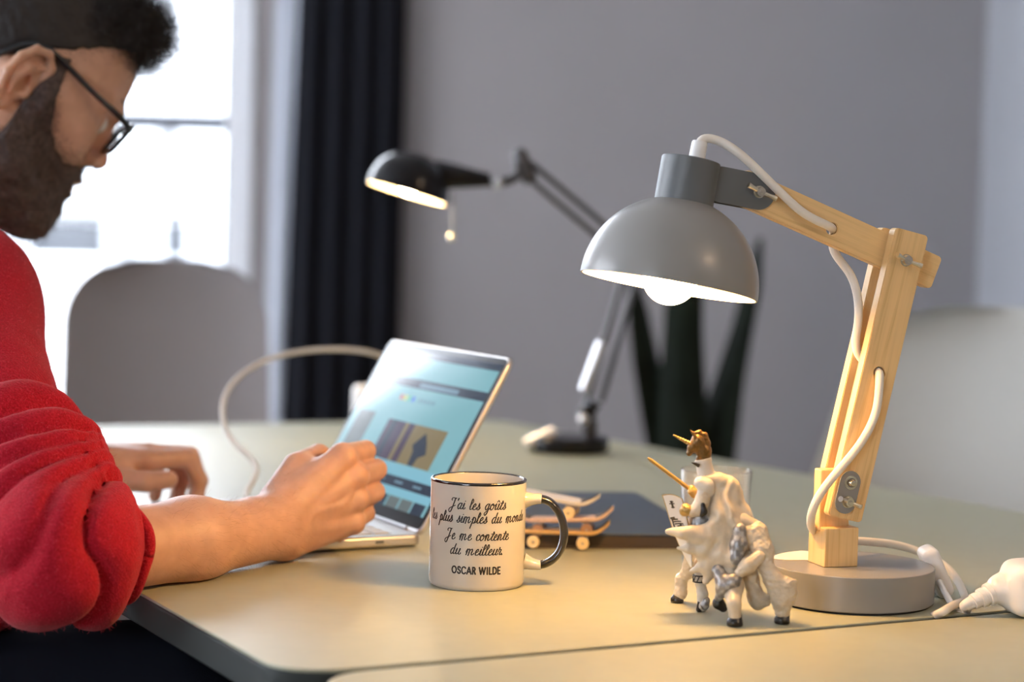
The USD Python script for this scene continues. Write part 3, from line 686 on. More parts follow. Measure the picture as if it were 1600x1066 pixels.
for txt, y, w in (("J'ai les goûts", 797, .0505), ("les plus simples du monde", 818, .0985), ("Je me contente", 845, .0575), ("du meilleur.", 868, .0465)):
    s, wd = script(txt); obj('lettering', on_mug(s, wd, zmug(y), w, .26, XH), 'print_black', mug, smooth=False)
s, wd = sans('OSCAR WILDE'); obj('lettering', on_mug(s, wd, zmug(897.5), .0432, 0, .0056, False), 'print_black', mug, smooth=False)

# ------------------------------------------------------------------ laptop
mat('aluminium', (.62, .60, .58), .32, metal=.85)
mat('alu_dark', (.30, .30, .31), .4, metal=.7)
mat('bezel_black', (.006, .006, .008), .12)
mat('key_black', (.5, .51, .53), .5)
mat('trackpad', (.56, .56, .57), .25, metal=.5)
LH = np.array([-.0800, 1.9274, ZT]); LW, LD = .281, .197
lap = thing('laptop', 'open silver laptop on the table in front of the man', 'laptop', LH, 28)     # local: x = away from the user (UA), y = far (VA)
obj('base', rounded_plate(round_poly([(-LD, 0), (0, 0), (0, LW), (-LD, LW)], .009), .0015, .0125, .0035), 'aluminium', lap, smooth=50)
for x in (-LD+.02, -.02):
    for y in (.02, LW-.02): obj('foot', mv(lathe([(0, 0), (.005, 0), (.006, .0018), (0, .0018)], 20), (x, y, 0)), 'felt_black', lap)
ky = []
for r_ in range(5):
    nk = 14 if r_ else 14
    for c_ in range(nk):
        if r_ == 4 and 4 <= c_ <= 8: continue
        y = .014+c_*.0181; x = -.028-r_*.0185
        ky.append(bx(x-.0155, x, y, y+.0158, .0122, .0133, .0006, 4))
ky.append(bx(-.102-.0155, -.102, .014+4*.0181, .014+8*.0181+.0158, .0122, .0133, .0006, 4))
obj('keyboard_tray', bx(-.119, -.026, .0125, LW-.0125, .0120, .01262), 'alu_dark', lap)
obj('key', ky, 'key_black', lap, kind='stuff')
obj('trackpad', rounded_plate(round_poly([(-.190, .085), (-.125, .085), (-.125, .196), (-.190, .196)], .004), .0122, .0127, .0002), 'trackpad', lap)
obj('port', bx(-.0485, -.040, -.0006, .0008, .0055, .0085, .0004), 'gasket', lap, label='dark charging port')
# lid: plane through the hinge, leaning away from the user
Rl = np.array([[UA[0], UA[1], 0], [VA[0], VA[1], 0], [0, 0, 1.]])
dd = Rl@ray(805, 560); oo = Rl@(CO-LH); tt = (0-oo[1])/dd[1]; ptop = oo+dd*tt
ang = math.atan2(ptop[0], ptop[2]-.012); LL = math.hypot(ptop[0], ptop[2]-.012)
sU = np.array([math.sin(ang), 0, math.cos(ang)]); sN = np.array([-math.cos(ang), 0, math.sin(ang)])   # sN faces the user
hinge = np.array([-.004, 0, .0125])
def lid(m): return frame(m, hinge, np.array([0, 1., 0]), sU, np.cross([0, 1., 0], sU))                  # local (across, up, depth); depth axis = +x-ish
dz = np.cross([0, 1., 0], sU); sgn = 1 if dz@sN > 0 else -1
def slab(y0, y1, u0, u1, d0, d1, r=0.):
    lo, hi = sorted((sgn*d0, sgn*d1)); return lid(bx(y0, y1, u0, u1, lo, hi, r))
shell = rounded_plate(round_poly([(0, 0), (LW, 0), (LW, LL), (0, LL)], .009), -.0028, .0028, .0016)
lidp = obj('screen_lid', lid(mv(shell, (0, 0, -sgn*.0028))), 'aluminium', lap, smooth=50)
gl = rounded_plate(round_poly([(.0025, .004), (LW-.0025, .004), (LW-.0025, LL-.0025), (.0025, LL-.0025)], .007), 0, .0006, .0002)
obj('screen_glass', lid(mv(gl, (0, 0, 0 if sgn > 0 else -.0006))), 'bezel_black', lidp)
obj('hinge', rod((.0, .03, .0125), (.0, LW-.03, .0125), .0045, 20), 'alu_dark', lap)
def scr(name, color, strength):
    MATS[name] = usdkit.material(stage, f'/World/Looks/{name}', {'p': ('principled_bsdf', {'base_color': (.01, .01, .012), 'roughness': .06, 'ior': 1.6, 'emission_color': color, 'emission_strength': strength})}, surface='p.BSDF')
scr('scr_page', (.19, .42, .47), 1.0); scr('scr_band', (.20, .46, .57), 1.0); scr('scr_dark', (.02, .035, .06), 1.0); scr('scr_purple', (.06, .04, .075), 1.0); scr('scr_olive', (.22, .17, .08), 1.0)
scr('scr_grey', (.12, .15, .15), 1.0); scr('scr_yellow', (.55, .55, .12), 1.0); scr('scr_green', (.1, .45, .3), 1.0); scr('scr_blue', (.05, .15, .6), 1.0); scr('scr_pale', (.35, .66, .70), 1.0); scr('scr_red', (.5, .12, .1), 1.0); scr('scr_slate', (.14, .25, .33), 1.0)
y0s, y1s, u0s, u1s = .0075, LW-.0075, .016, LL-.009
def pic(name, s0, s1, t0, t1, m, lay=1, label=None):
    e = .00012*lay
    obj(name, slab(y0s+(y1s-y0s)*s0, y0s+(y1s-y0s)*s1, u0s+(u1s-u0s)*t0, u0s+(u1s-u0s)*t1, .0006, .0006+e), m, lidp, smooth=False, label=label)
pic('web_page', 0, 1, 0, 1, 'scr_page')
pic('menu_bar', 0, 1, .955, 1, 'scr_dark', 2)
pic('header_strip', 0, 1, .815, .955, 'scr_page', 2)
pic('header_bar', .0, 1, .755, .815, 'scr_dark', 2)
pic('search_field', .22, .55, .765, .795, 'scr_slate', 3)
for k, m in enumerate(('scr_red', 'scr_yellow', 'scr_green', 'scr_blue')): pic('logo_dot', .64-.035*k, .665-.035*k, .665, .70, m, 2)
for k in range(5): pic('logo_letter', .36+.03*k, .378+.03*k, .668, .695, 'scr_slate', 2)
pic('photo', .14, .42, .27, .53, 'scr_olive', 2, 'olive toned photo on the page')
pic('photo', .42, .66, .27, .53, 'scr_purple', 2, 'dark purple photo on the page')
pic('photo', .80, .95, .28, .55, 'scr_grey', 2, 'grey photo on the page')
pic('photo_stripe', .47, .50, .27, .53, 'scr_olive', 3); pic('photo_stripe', .58, .62, .27, .53, 'scr_dark', 3)
bird = Polygon([(.30, .49), (.25, .42), (.22, .36), (.27, .33), (.28, .27), (.32, .27), (.33, .36), (.36, .40)])
bp = Polygon([(y0s+(y1s-y0s)*x, u0s+(u1s-u0s)*y) for x, y in bird.exterior.coords])
obj('photo_subject', lid(mv(prism(bp, .0004), (0, 0, .0006 if sgn > 0 else -.0010))), 'scr_dark', lidp, smooth=False)
pic('caption_band', 0, 1, .19, .265, 'scr_band', 2)
pic('navigation_bar', 0, 1, .125, .19, 'scr_dark', 2)
for k in range(4): pic('navigation_item', .12+.16*k, .19+.16*k, .150, .165, 'scr_slate', 3)
pic('caption_band', 0, 1, .075, .125, 'scr_band', 2)
rg = np.random.default_rng(4)
for k in range(9): pic('thumbnail', .02+k*.108, .115+k*.108, .0, .07, ('scr_purple', 'scr_olive', 'scr_dark', 'scr_grey')[rg.integers(4)], 2)

# charging cable and the power brick
cb = thing('charging_cable', 'white charging cable looping up from the laptop to behind its screen', 'cable', LH, 28)
il = lambda q: Rl@(np.asarray(q)-LH)
cw = [np.array([-.055, LW+.010, .0075]), np.array([-.058, LW+.035, .008]), il(P(400, 728, 2.26)), il(P(366, 692, 2.30)), il(P(348, 650, 2.34)), il(P(356, 610, 2.38)), il(P(392, 575, 2.42)), il(P(450, 553, 2.46)), il(P(520, 546, 2.50)), il(P(585, 553, 2.54)), il(P(630, 580, 2.58)), il(P(660, 640, 2.62)), il(T(665, 694, .7430)), il(T(640, 694, .7430))]
obj('cable', tube(spline(cw, 150), .0030, 14), 'cord_white', cb)
obj('plug', bx(-.060, -.050, LW+.0006, LW+.017, .0040, .0110, .0018), 'plastic_white', cb)
ac = T(590, 686)
o = thing('power_adapter', 'white power adapter standing on the table behind the laptop screen', 'adapter', (ac[0], ac[1], ZT), 20)
obj('body', bx(-.036, .036, -.015, .015, 0, .076, .009), 'plastic_white', o)
obj('prong_cover', bx(-.010, .010, -.010, .010, .0745, .082, .003), 'plastic_white', o)

# ------------------------------------------------------------------ black work lamp at the back
mat('lamp_black', (.006, .006, .008), .16, spec=.28)
mat('arm_grey', (.07, .068, .07), .35, metal=.7)
emit('bulb_back', (1., .66, .28), 160.)
YL = 2.76
BL = T(888, 706); BLz = np.array([BL[0], BL[1], ZT])
bl = thing('work_lamp', 'black jointed work lamp on a heavy base at the back of the table', 'lamp', BLz, 0)
def q_(x, y, dy=0.): 
    p = P(x, y, BL[1]+dy); return p-BLz
obj('base', [rounded_plate(Polygon([(.055*math.cos(t), .05*math.sin(t)) for t in np.linspace(0, 2*math.pi, 60, endpoint=False)]), 0, .022, .006)], 'lamp_black', bl, smooth=50)
obj('clamp_foot', [tube(spline([q_(822, 697, -.02), q_(840, 688, -.02), q_(868, 676, -.02)], 10), [.010]*10, 14)], 'steel', bl)
st0, st1 = q_(921, 690), q_(921, 655)
obj('post', rod(st0*[1, 1, 0]+[0, 0, .02], st1, .011, 24), 'arm_grey', bl)
kn = q_(916, 648)
def ball(c, r): return mv(trimesh.creation.icosphere(3, r), c)
obj('joint', [ball(kn, .013), rod(kn+[0, -.024, 0], kn+[0, .02, 0], .008)], 'lamp_black', bl)
obj('joint_screw', [ball(q_(912, 655, -.02)+[0, -.006, 0], .0075)], 'steel', bl)
e0, e1 = q_(928, 628), q_(992, 405)
for s in (-1, 1): obj('lower_arm', rod(e0+[s*.010, 0, -.0], e1+[s*.010, 0, 0], .0042, 14), 'arm_grey', bl)
obj('lower_arm_tension_bar', rod(q_(913, 610, -.01), q_(940, 535, -.01), .0075, 16), 'steel', bl)
obj('link_plate', [tube([kn, (kn+e0)/2, e0], [.012, .010, .012], 16)], 'lamp_black', bl)
obj('elbow', [ball(e1, .014), rod(e1+[0, -.018, 0], e1+[0, .018, 0], .010)], 'lamp_black', bl)
f0, f1 = e1, q_(822, 262)
nrm_ = np.cross((f1-f0)/np.linalg.norm(f1-f0), [0, 1, 0])
for s in (-1, 1): obj('upper_arm', rod(f0+nrm_*s*.009, f1+nrm_*s*.009, .0042, 14), 'arm_grey', bl)
obj('wrist', [tube([q_(830, 285), q_(818, 262), q_(812, 240), q_(812, 232)], [.010, .012, .011, .005], 16), rod(q_(818, 262)+[0, -.02, 0], q_(818, 262)+[0, .014, 0], .006)], 'arm_grey', bl)
obj('wrist_screw', ball(q_(778, 287, -.012), .0075), 'steel', bl)
obj('wrist_link', tube(spline([q_(818, 262), q_(800, 280), q_(778, 286), q_(748, 280)], 14), .0065, 14), 'arm_grey', bl)
hd = [(0, 0), (.011, 0), (.0125, .016), (.015, .020), (.015, .034), (.020, .042)]
# head: dome whose axis runs from the neck (right) down-left
rimL, rimR = q_(573, 284), q_(698, 321); rc0 = (rimL+rimR)/2; RB = np.linalg.norm(rimR-rimL)/2
ax_u = np.array([.27, .060, 1.]); ax_u /= np.linalg.norm(ax_u); bsx = np.cross([0, 1., 0], ax_u); bsx /= np.linalg.norm(bsx); bsy = np.cross(ax_u, bsx)
t_ = np.linspace(0, 1.5, 22)
dome_p = [(RB*math.cos(t)**.8, RB*1.0*math.sin(t)) for t in t_]
pr_ = [(RB-.0015, 0), (RB, 0)]+dome_p+[(.004, RB*.985)]+[((RB-.0015)*math.cos(t)**.8, (RB*1.0-.0015)*math.sin(t)) for t in t_[::-1]]+[(RB-.0015, 0)]
obj('shade', frame(lathe(pr_, 96), rc0, bsx, bsy, ax_u), 'lamp_black', bl, smooth=50)
li2 = [((RB-.0018)*math.cos(t)**.8, (RB-.0018)*math.sin(t)) for t in t_]
obj('shade_lining', frame(lathe(li2+[(x-.0004, z) for x, z in li2[::-1]]+[li2[0]], 96), rc0, bsx, bsy, ax_u), 'lining_white', bl, smooth=50, label='white inside of the black shade')
obj('neck', [tube(spline([rc0+bsx*RB*.55+ax_u*RB*.62, q_(712, 276), q_(740, 279), q_(766, 281)], 16), np.interp(np.linspace(0, 1, 16), [0, .5, 1], [.021, .015, .009]), 24)], 'lamp_black', bl, smooth=60)
obj('bulb', mv(trimesh.creation.icosphere(3, .018), rc0+ax_u*.016), 'bulb_back', bl, smooth=True)
obj('pull_chain', rod(q_(708, 302), q_(707, 366), .0018, 10), 'zinc', bl)
obj('pull_ball', ball(q_(706, 371), .0055), 'zinc', bl)

# ------------------------------------------------------------------ drinking glass
n_ = {'p': ('principled_bsdf', {'base_color': (1., 1., 1.), 'roughness': .03, 'transmission_weight': .93, 'ior': 1.48})}
MATS['clear_glass'] = usdkit.material(stage, '/World/Looks/clear_glass', n_, surface='p.BSDF')
G0 = T(1115, 880); GR = 56*G0[1]/3200
gh = P(1115, 734, G0[1])[2]-ZT
o = thing('drinking_glass', 'clear straight drinking glass standing behind the figurine', 'glass', G0)
obj('body', lathe([(0, 0), (GR*.86, 0), (GR*.90, .002), (GR, gh-.001), (GR-.0006, gh), (GR-.0014, gh), (GR-.0019, gh-.001), (GR*.88-.0012, .010), (GR*.80, .0075), (0, .0065)], 96), 'clear_glass', o, smooth=40)

# ------------------------------------------------------------------ notebook and fingerboards
mat('notebook_blue', (.040, .062, .105), .5, bump=(1200, .06))
mat('notebook_edge', (.045, .034, .032), .6)
NC = np.array([.195, 1.9600, ZT]); nb = thing('notebook', 'closed dark blue notebook lying on the table behind the mug', 'notebook', NC, 8)
npoly = round_poly([(-.205, 0), (0, 0), (-.012, .30), (-.205, .30)], .008)
obj('pages', rounded_plate(npoly.buffer(-.002), .002, .0125, .0008), 'notebook_edge', nb)
obj('cover', rounded_plate(npoly, .0122, .0142, .0008), 'notebook_blue', nb)
obj('back_cover', rounded_plate(npoly, 0, .0022, .0008), 'notebook_edge', nb)
mat('deck_maple', (.66, .44, .20), .45, noise=(200, .12)); mat('deck_pink', (.68, .52, .46), .45, noise=(200, .08)); mat('deck_pale', (.74, .74, .76), .4)
mat('wheel_cream', (.78, .62, .36), .4); mat('wheel_brown', (.30, .18, .12), .4); mat('grip_dark', (.10, .10, .12), .9)
def deck_mesh(L, W, t=.0036):
    n = 40; m_ = 9; x = np.linspace(-L/2, L/2, n); V = []
    for side in (1, -1):
        for xx in x:
            e = max(0, abs(xx)-(L/2-W/2)); hw = W/2 if e <= 0 else math.sqrt(max(1e-8, (W/2)**2-e*e))
            k = max(0, abs(xx)-L*.30); kick = .55*k*k/(L*.2)
            u = np.linspace(-1, 1, m_); V.append(np.c_[np.full(m_, xx), u*hw, kick+.0012*u*u+side*t/2])
    V = np.array(V).reshape(-1, 3); i, j = np.meshgrid(np.arange(n-1), np.arange(m_-1), indexing='ij'); q = np.stack([i*m_+j, (i+1)*m_+j, (i+1)*m_+j+1, i*m_+j+1], -1).reshape(-1, 4)
    o = n*m_; e = []
    r = np.arange(n-1)
    for c in (0, m_-1): e.append(np.stack([r*m_+c, r*m_+c+o, (r+1)*m_+c+o, (r+1)*m_+c], 1))
    s = np.arange(m_-1)
    for c in (0, n-1): e.append(np.stack([c*m_+s, c*m_+s+1, c*m_+s+1+o, c*m_+s+o], 1))
    m = tm((V, np.vstack([q, q[:, ::-1]+o]+e))); m.merge_vertices(); m.update_faces(m.nondegenerate_faces()); m.fix_normals(); return m
def fingerboard(label, loc, A, deckm, wheelm):
    """A: 3x3, columns = board axes (length, width, up)"""
    o = thing('fingerboard', label, 'fingerboard', loc, 0, None)
    def f(m): return frame(m, np.zeros(3), A[:, 0], A[:, 1], A[:, 2])
    L, W = .098, .029
    obj('deck', f(deck_mesh(L, W)), deckm, o, smooth=50)
    obj('grip_tape', f(mv(deck_mesh(L*.97, W*.93, .0003), (0, 0, .0015))), 'grip_dark', o, smooth=50)
    for sx_ in (-1, 1):
        x = sx_*.0235
        obj('truck', f(cat_(bx(x-.005, x+.005, -.006, .006, -.0065, -.001, .001), rod((x, -.0128, -.0085), (x, .0128, -.0085), .0022, 12), bx(x-.003, x+.003, -.008, .008, -.0105, -.006, .001))), 'steel', o)
        for sy_ in (-1, 1):
            obj('wheel', f(mv(lathe([(.0014, -.0028), (.0052, -.0028), (.006, -.0018), (.006, .0018), (.0052, .0028), (.0014, .0028), (.0014, -.0028)], 28), (x, sy_*.0135, -.0085), rx=90)), wheelm, o)
    return o
def axes(yaw, pitch, roll):
    R = trimesh.transformations.euler_matrix(math.radians(roll), math.radians(pitch), math.radians(yaw), 'sxyz')[:3, :3]; return R
b1 = T(889, 861); fingerboard('tan wooden fingerboard lowest of the pile behind the mug handle', (b1[0]-.010, b1[1]+.016, ZT+.0150), axes(-3, 0, -3), 'deck_maple', 'wheel_cream')
fingerboard('pinkish wooden fingerboard lying upside down in the middle of the pile', (b1[0]-.006, b1[1]+.022, ZT+.0262), axes(-6, 177.0, 182), 'deck_pink', 'wheel_brown')
fingerboard('pale silver fingerboard lying topmost of the pile behind the mug', (b1[0]-.020, b1[1]+.028, ZT+.0462), axes(-12, 7.5, 0), 'deck_pale', 'wheel_cream')
# ------------------------------------------------------------------ the man
mat('skin', (.56, .318, .218), .48, noise=(70, .10), bump=(420, .18), sss=.12)
MATS['sweater_red'] = usdkit.material(stage, '/World/Looks/sweater_red', {'tc': ('texture_coordinate', {}), 'nz': ('noise_texture', {'scale': 620., 'detail': 3.}), 'rp': ('rgb_ramp', {'ramp': [(.28, (.27, .004, .012)), (.62, (.44, .010, .026)), (.78, (.56, .035, .06))]}),
    'wv': ('wave_texture', {'wave_type': 'bands', 'bands_direction': 'diagonal', 'scale': 120., 'distortion': 9., 'detail': 3., 'detail_scale': 3.}), 'ad': ('math', {'math_type': 'add'}), 'bm': ('bump', {'strength': .30, 'distance': .0009}),
    'p': ('principled_bsdf', {'roughness': .95, 'specular_ior_level': .2, 'sheen_weight': .22, 'sheen_roughness': .4, 'sheen_tint': (1., .5, .5)})},
    [('tc.object', 'nz.vector'), ('nz.fac', 'rp.fac'), ('rp.color', 'p.base_color'), ('tc.object', 'wv.vector'), ('wv.fac', 'ad.value1'), ('nz.fac', 'ad.value2'), ('ad.value', 'bm.height'), ('bm.normal', 'p.normal')], surface='p.BSDF')
mat('fuzz_red', (.60, .06, .085), .8)
mat('trouser_navy', (.005, .006, .010), .95, bump=(900, .2), spec=.08)
mat('hair_dark', (.012, .009, .009), .6)
mat('beard_dark', (.062, .040, .034), .7, noise=(230, .55))
mat('hair_light', (.26, .15, .085), .6)
mat('eye_white', (.7, .68, .65), .2); mat('iris', (.03, .02, .015), .1)
mat('frame_dark', (.008, .014, .020), .25, coat=.3)
glass('lens_glass')
mat('shoe_dark', (.012, .012, .013), .5)
uvz = lambda u, v, z: UA*u+VA*v+np.array([0, 0, z])
PB = uvz(.10, 2.08, 0.)
man = thing('person', 'bearded man with glasses and red sweater working at the laptop', 'person', PB)
def put(name, m, mt, parent=man, smooth=True, **k):
    m = tm(m).copy(); m.apply_translation(-PB); return obj(name, m, mt, parent, smooth, **k)

# ---- head, in its own axes: x forward, y to his left, z up, origin between the ear canals
HEAD_YAW, HEAD_PITCH, HEAD_ROLL = 24., 32.5, 0.
hy, hp_ = math.radians(HEAD_YAW), math.radians(HEAD_PITCH)
hd_ = np.array([math.cos(hy), math.sin(hy), 0]); zz_ = np.array([0, 0, 1.])
HF = hd_*math.cos(hp_)-zz_*math.sin(hp_); HL = np.cross(zz_, hd_); HU = hd_*math.sin(hp_)+zz_*math.cos(hp_)
HS = 1.03
HO = P(37, 128, 2.02)+HL*.074*HS
HM = np.stack([HF, HL, HU], 1)*HS
def hw_(m): m = tm(m).copy(); m.vertices = m.vertices@HM.T+HO; return m
def w2h(p): return ((np.asarray(p)-HO)@HM)/(HS*HS)
def mir(p): q = p.copy(); q[:, 1] = np.abs(q[:, 1]); return q
NECK_B = w2h(np.array([-.605, 2.05, 1.00]))
def skull(p):
    d = ell(p, (-.008, 0, .050), (.096, .076, .082))
    d = smin(d, ell(p, (.036, 0, .056), (.062, .066, .058)), .03)
    return d
def face(p):
    q = mir(p)
    d = skull(p)
    d = smin(d, ell(p, (.044, 0, -.020), (.054, .056, .068)), .03)
    d = smin(d, rc(q, (.010, .052, -.040), (.030, .046, -.068), .020, .018), .03)          # jaw angle
    d = smin(d, rc(q, (.030, .046, -.068), (.082, .012, -.096), .018, .016), .025)           # jaw line
    d = smin(d, ell(p, (.084, 0, -.090), (.017, .022, .016)), .015)                        # chin
    d = smin(d, rc(q, (.070, .042, -.002), (.030, .064, .004), .018, .014), .022)            # cheekbone
    d = smin(d, ell(p, (.082, 0, -.044), (.022, .030, .026)), .02)                         # mouth mound
    d = smin(d, rc(q, (.097, .012, .034), (.078, .048, .036), .0105, .009), .014)            # brow
    d = smax(d, -(sph(q, (.104, .034, .014), .0165)), .014)                               # eye socket
    d = smin(d, sph(q, (.081, .033, .014), .0135), .003)                                   # lids over the eyeball
    d = smin(d, rc(p, (.097, 0, .030), (.1095, 0, -.008), .0075, .0095), .010)               # nose
    d = smin(d, ell(p, (.1115, 0, -.012), (.0105, .0105, .0090)), .006)
    d = smin(d, sph(q, (.1045, .0115, -.016), .0075), .006)
    d = smax(d, -sph(q, (.108, .0065, -.0240), .0035), .003)
    d = smin(d, ell(p, (.102, 0, -.042), (.008, .022, .0055)), .004)                       # lips
    d = smin(d, ell(p, (.100, 0, -.054), (.008, .019, .006)), .004)
    d = smax(d, -rc(q, (.111, 0, -.048), (.094, .024, -.049), .0016), .003)
    d = smin(d, rc(p, (-.022, 0, -.035), NECK_B, .055, .056), .03)
    d = smin(d, ell(p, (.040, 0, -.085), (.050, .030, .020)), .03)                         # under the chin
    return d
EC = np.array([.002, .0715, -.002]); ea = math.radians(22); eb = math.radians(-12)
EX = np.array([math.cos(ea)*math.cos(eb), -math.sin(ea), math.cos(ea)*math.sin(-eb)*-1]); EX /= np.linalg.norm(EX)
EZ = np.array([-.16, .10, 1.]); EZ -= EX*(EZ@EX); EZ /= np.linalg.norm(EZ); EY = np.cross(EZ, EX); EY = EY if EY[1] > 0 else -EY
ER = np.stack([EX, EY, EZ], 1).astype(np.float32)
def ear(q):
    e = (q-EC.astype(np.float32))@ER
    hel = [(.004, .003, .002), (.008, .006, .015), (.004, .009, .029), (-.010, .012, .0355), (-.024, .014, .029), (-.031, .014, .013), (-.029, .012, -.005), (-.020, .009, -.021), (-.010, .006, -.030)]
    d = ell(e, (-.012, .004, .003), (.0195, .0042, .032))
    for a_, b_ in zip(hel[:-1], hel[1:]): d = smin(d, rc(e, a_, b_, .0038), .0025)
    ah = [(-.002, .007, .023), (-.014, .010, .014), (-.019, .010, -.002), (-.011, .008, -.016)]
    for a_, b_ in zip(ah[:-1], ah[1:]): d = smin(d, rc(e, a_, b_, .0034), .003)
    d = smin(d, ell(e, (-.008, .005, -.027), (.0095, .0050, .0095)), .004)
    d = smin(d, ell(e, (.0045, .005, -.005), (.0045, .0045, .0065)), .003)
    d = smin(d, rc(e, (-.014, -.012, .0), (-.012, .003, .0), .016, .012), .006)
    d = smax(d, -ell(e, (-.0065, .010, -.002), (.0075, .0095, .0105)), .003)
    d = smax(d, -ell(e, (-.012, .012, .021), (.006, .006, .005)), .003)
    return d
def headf(p):
    d = face(p); q = mir(p)
    near = np.linalg.norm(q-EC.astype(np.float32), axis=1) < .065
    if near.any():
        d2 = d.copy(); d2[near] = smin(d[near], ear(q[near]), .004); d = d2
    return d
hl = nets(headf, (-.125, -.115, -.30), (.142, .115, .142), .0019)
# ---- hands and forearms
def unit(v): return np.asarray(v, float)/np.linalg.norm(v)
RW = np.array([-.206, 1.818, .7705]); RE = np.array([-.356, 1.610, .777])
a_ = unit([math.cos(math.radians(38))*.905, math.sin(math.radians(38))*.905, .40]); c_ = unit(zz_-a_*(zz_@a_)); b_ = np.cross(a_, c_)
def hp3(o, a, b, c, x, y, z): return o+a*x+b*y+c*z
class Hand:
    def __init__(s, o, a, b, c): s.o, s.a, s.b, s.c = o, a, b, c
    def __call__(s, x, y, z): return s.o+s.a*x+s.b*y+s.c*z
HR = Hand(RW, a_, b_, c_)
def finger(h, mcp, pp, mp, dp, ang, spread=0.):
    """joint positions: angles are cumulative flexion"""
    pts = [h(*mcp)]; x, y, z = mcp
    for l, t in ((pp, ang[0]), (mp, ang[1]), (dp, ang[2])):
        t = math.radians(t); x, y, z = x+l*math.cos(t), y-l*math.sin(t), z+l*spread; pts.append(h(x, y, z))
    return pts
FR_ = [finger(HR, (.086, .003, .0305), .042, .025, .020, (30, 134, 194), -.36), finger(HR, (.089, .006, .0095), .045, .028, .021, (33, 136, 195), -.36), finger(HR, (.083, .004, -.0115), .042, .026, .020, (34, 138, 196), -.34), finger(HR, (.074, -.001, -.0315), .034, .020, .018, (35, 138, 196), -.26)]
TH_ = [HR(.018, -.012, .022), HR(.052, -.024, .034), HR(.086, -.040, .026), HR(.106, -.046, .004)]
def fingers_sdf(p, fs, k=.006):
    d = None
    for f, s in zip(fs, (1, 1.03, .98, .88)):
        r0 = (.0112*s, .0100*s, .0088*s, .0078*s)
        e = rc(p, f[0], f[1], r0[0], r0[1]); e = np.minimum(e, rc(p, f[1], f[2], r0[1]*1.02, r0[2])); e = smin(e, rc(p, f[2], f[3], r0[2], r0[3]), .003)
        d = e if d is None else smin(d, e, .0036)
    return d
def rhand(p):
    d = smin(rc(p, RE, RW+(RE-RW)*.42, .0355, .0335), rc(p, RW+(RE-RW)*.42, RW, .0335, .0255), .02)
    d = smin(d, rc(p, RW+(RE-RW)*.10+c_*.008, RW+c_*.010, .022, .0205), .012)
    w = None
    for f, z in zip(FR_, (.014, .005, -.006, -.015)):
        e = rc(p, HR(.006, -.002, z), f[0], .0165, .0118); w = e if w is None else smin(w, e, .010)
    w = smin(w, rc(p, HR(.02, -.012, .016), HR(.056, -.020, .029), .0165, .0145), .012)
    w = smin(w, rc(p, HR(.010, -.010, -.014), HR(.060, -.012, -.025), .0165, .0140), .012)
    d = smin(d, w, .014)
    for f in FR_: d = smin(d, sph(p, f[0]+b_*.0058, .0094), .005)
    for f, z in zip(FR_, (.012, .004, -.004, -.012)):                                    # tendons
        d = smin(d, rc(p, HR(.03, .0118, z), f[0]+b_*.007, .0028, .0040), .008)
    d = smin(d, fingers_sdf(p, FR_), .005)
    t = np.minimum(rc(p, TH_[0], TH_[1], .0145, .0125), rc(p, TH_[1], TH_[2], .0122, .0105)); t = smin(t, rc(p, TH_[2], TH_[3], .0105, .0088), .003)
    d = smin(d, t, .006)
    vein = spline([HR(.020, .0150, -.010), HR(.038, .0150, .002), HR(.056, .0150, -.004), HR(.074, .0145, .0)], 10)
    for q0, q1 in zip(vein[:-1], vein[1:]): d = smin(d, rc(p, q0, q1, .0022), .004)
    d = smax(d, -(p[:, 2]-.7402), .004)
    return d
allp = np.vstack([np.vstack(FR_), np.vstack(TH_), RW, RE])
rh = nets(rhand, allp.min(0)-.055, allp.max(0)+.03, .0016)
# left hand, palm down above the keyboard
la = unit([.90, .42, -.05]); lc = unit(np.array([.42, -.90, 0.]) - la*(np.array([.42, -.90, 0.])@la)); lb = np.cross(lc, la); lb = lb if lb[2] > 0 else -lb
i_m = P(232, 719, 2.075)
HLd = Hand(i_m-la*.084-lc*.030, la, lb, lc)
FL_ = [finger(HLd, (.084, 0, .030), .042, .026, .021, (-4, 60, 96)), finger(HLd, (.088, .003, .009), .045, .029, .022, (0, 66, 100)), finger(HLd, (.082, .001, -.012), .041, .027, .021, (4, 70, 104)), finger(HLd, (.073, -.003, -.032), .032, .020, .019, (8, 66, 98))]
LT_ = [HLd(.020, -.012, .020), HLd(.050, -.020, .038), HLd(.076, -.019, .054), HLd(.098, -.016, .060)]
LWp = HLd(0, 0, 0); LE = LWp+unit([-.93, .20, .16])*.26
def lhand(p):
    d = rc(p, LE, LWp, .042, .026); w = None
    for f, z in zip(FL_, (.014, .005, -.006, -.015)):
        e = rc(p, HLd(.006, -.002, z), f[0], .0160, .0115); w = e if w is None else smin(w, e, .010)
    w = smin(w, rc(p, HLd(.02, -.012, .016), HLd(.054, -.020, .030), .0165, .0140), .012)
    w = smin(w, rc(p, HLd(.010, -.010, -.014), HLd(.060, -.012, -.025), .0160, .0135), .012)
    d = smin(d, w, .014)
    d = smin(d, fingers_sdf(p, FL_), .005)
    t = np.minimum(rc(p, LT_[0], LT_[1], .0145, .0125), rc(p, LT_[1], LT_[2], .0122, .0108)); t = smin(t, rc(p, LT_[2], LT_[3], .0108, .0092), .003)
    return smin(d, t, .006)
allp = np.vstack([np.vstack(FL_), np.vstack(LT_), LWp, LE])
lh = nets(lhand, allp.min(0)-.05, allp.max(0)+.025, .0019)
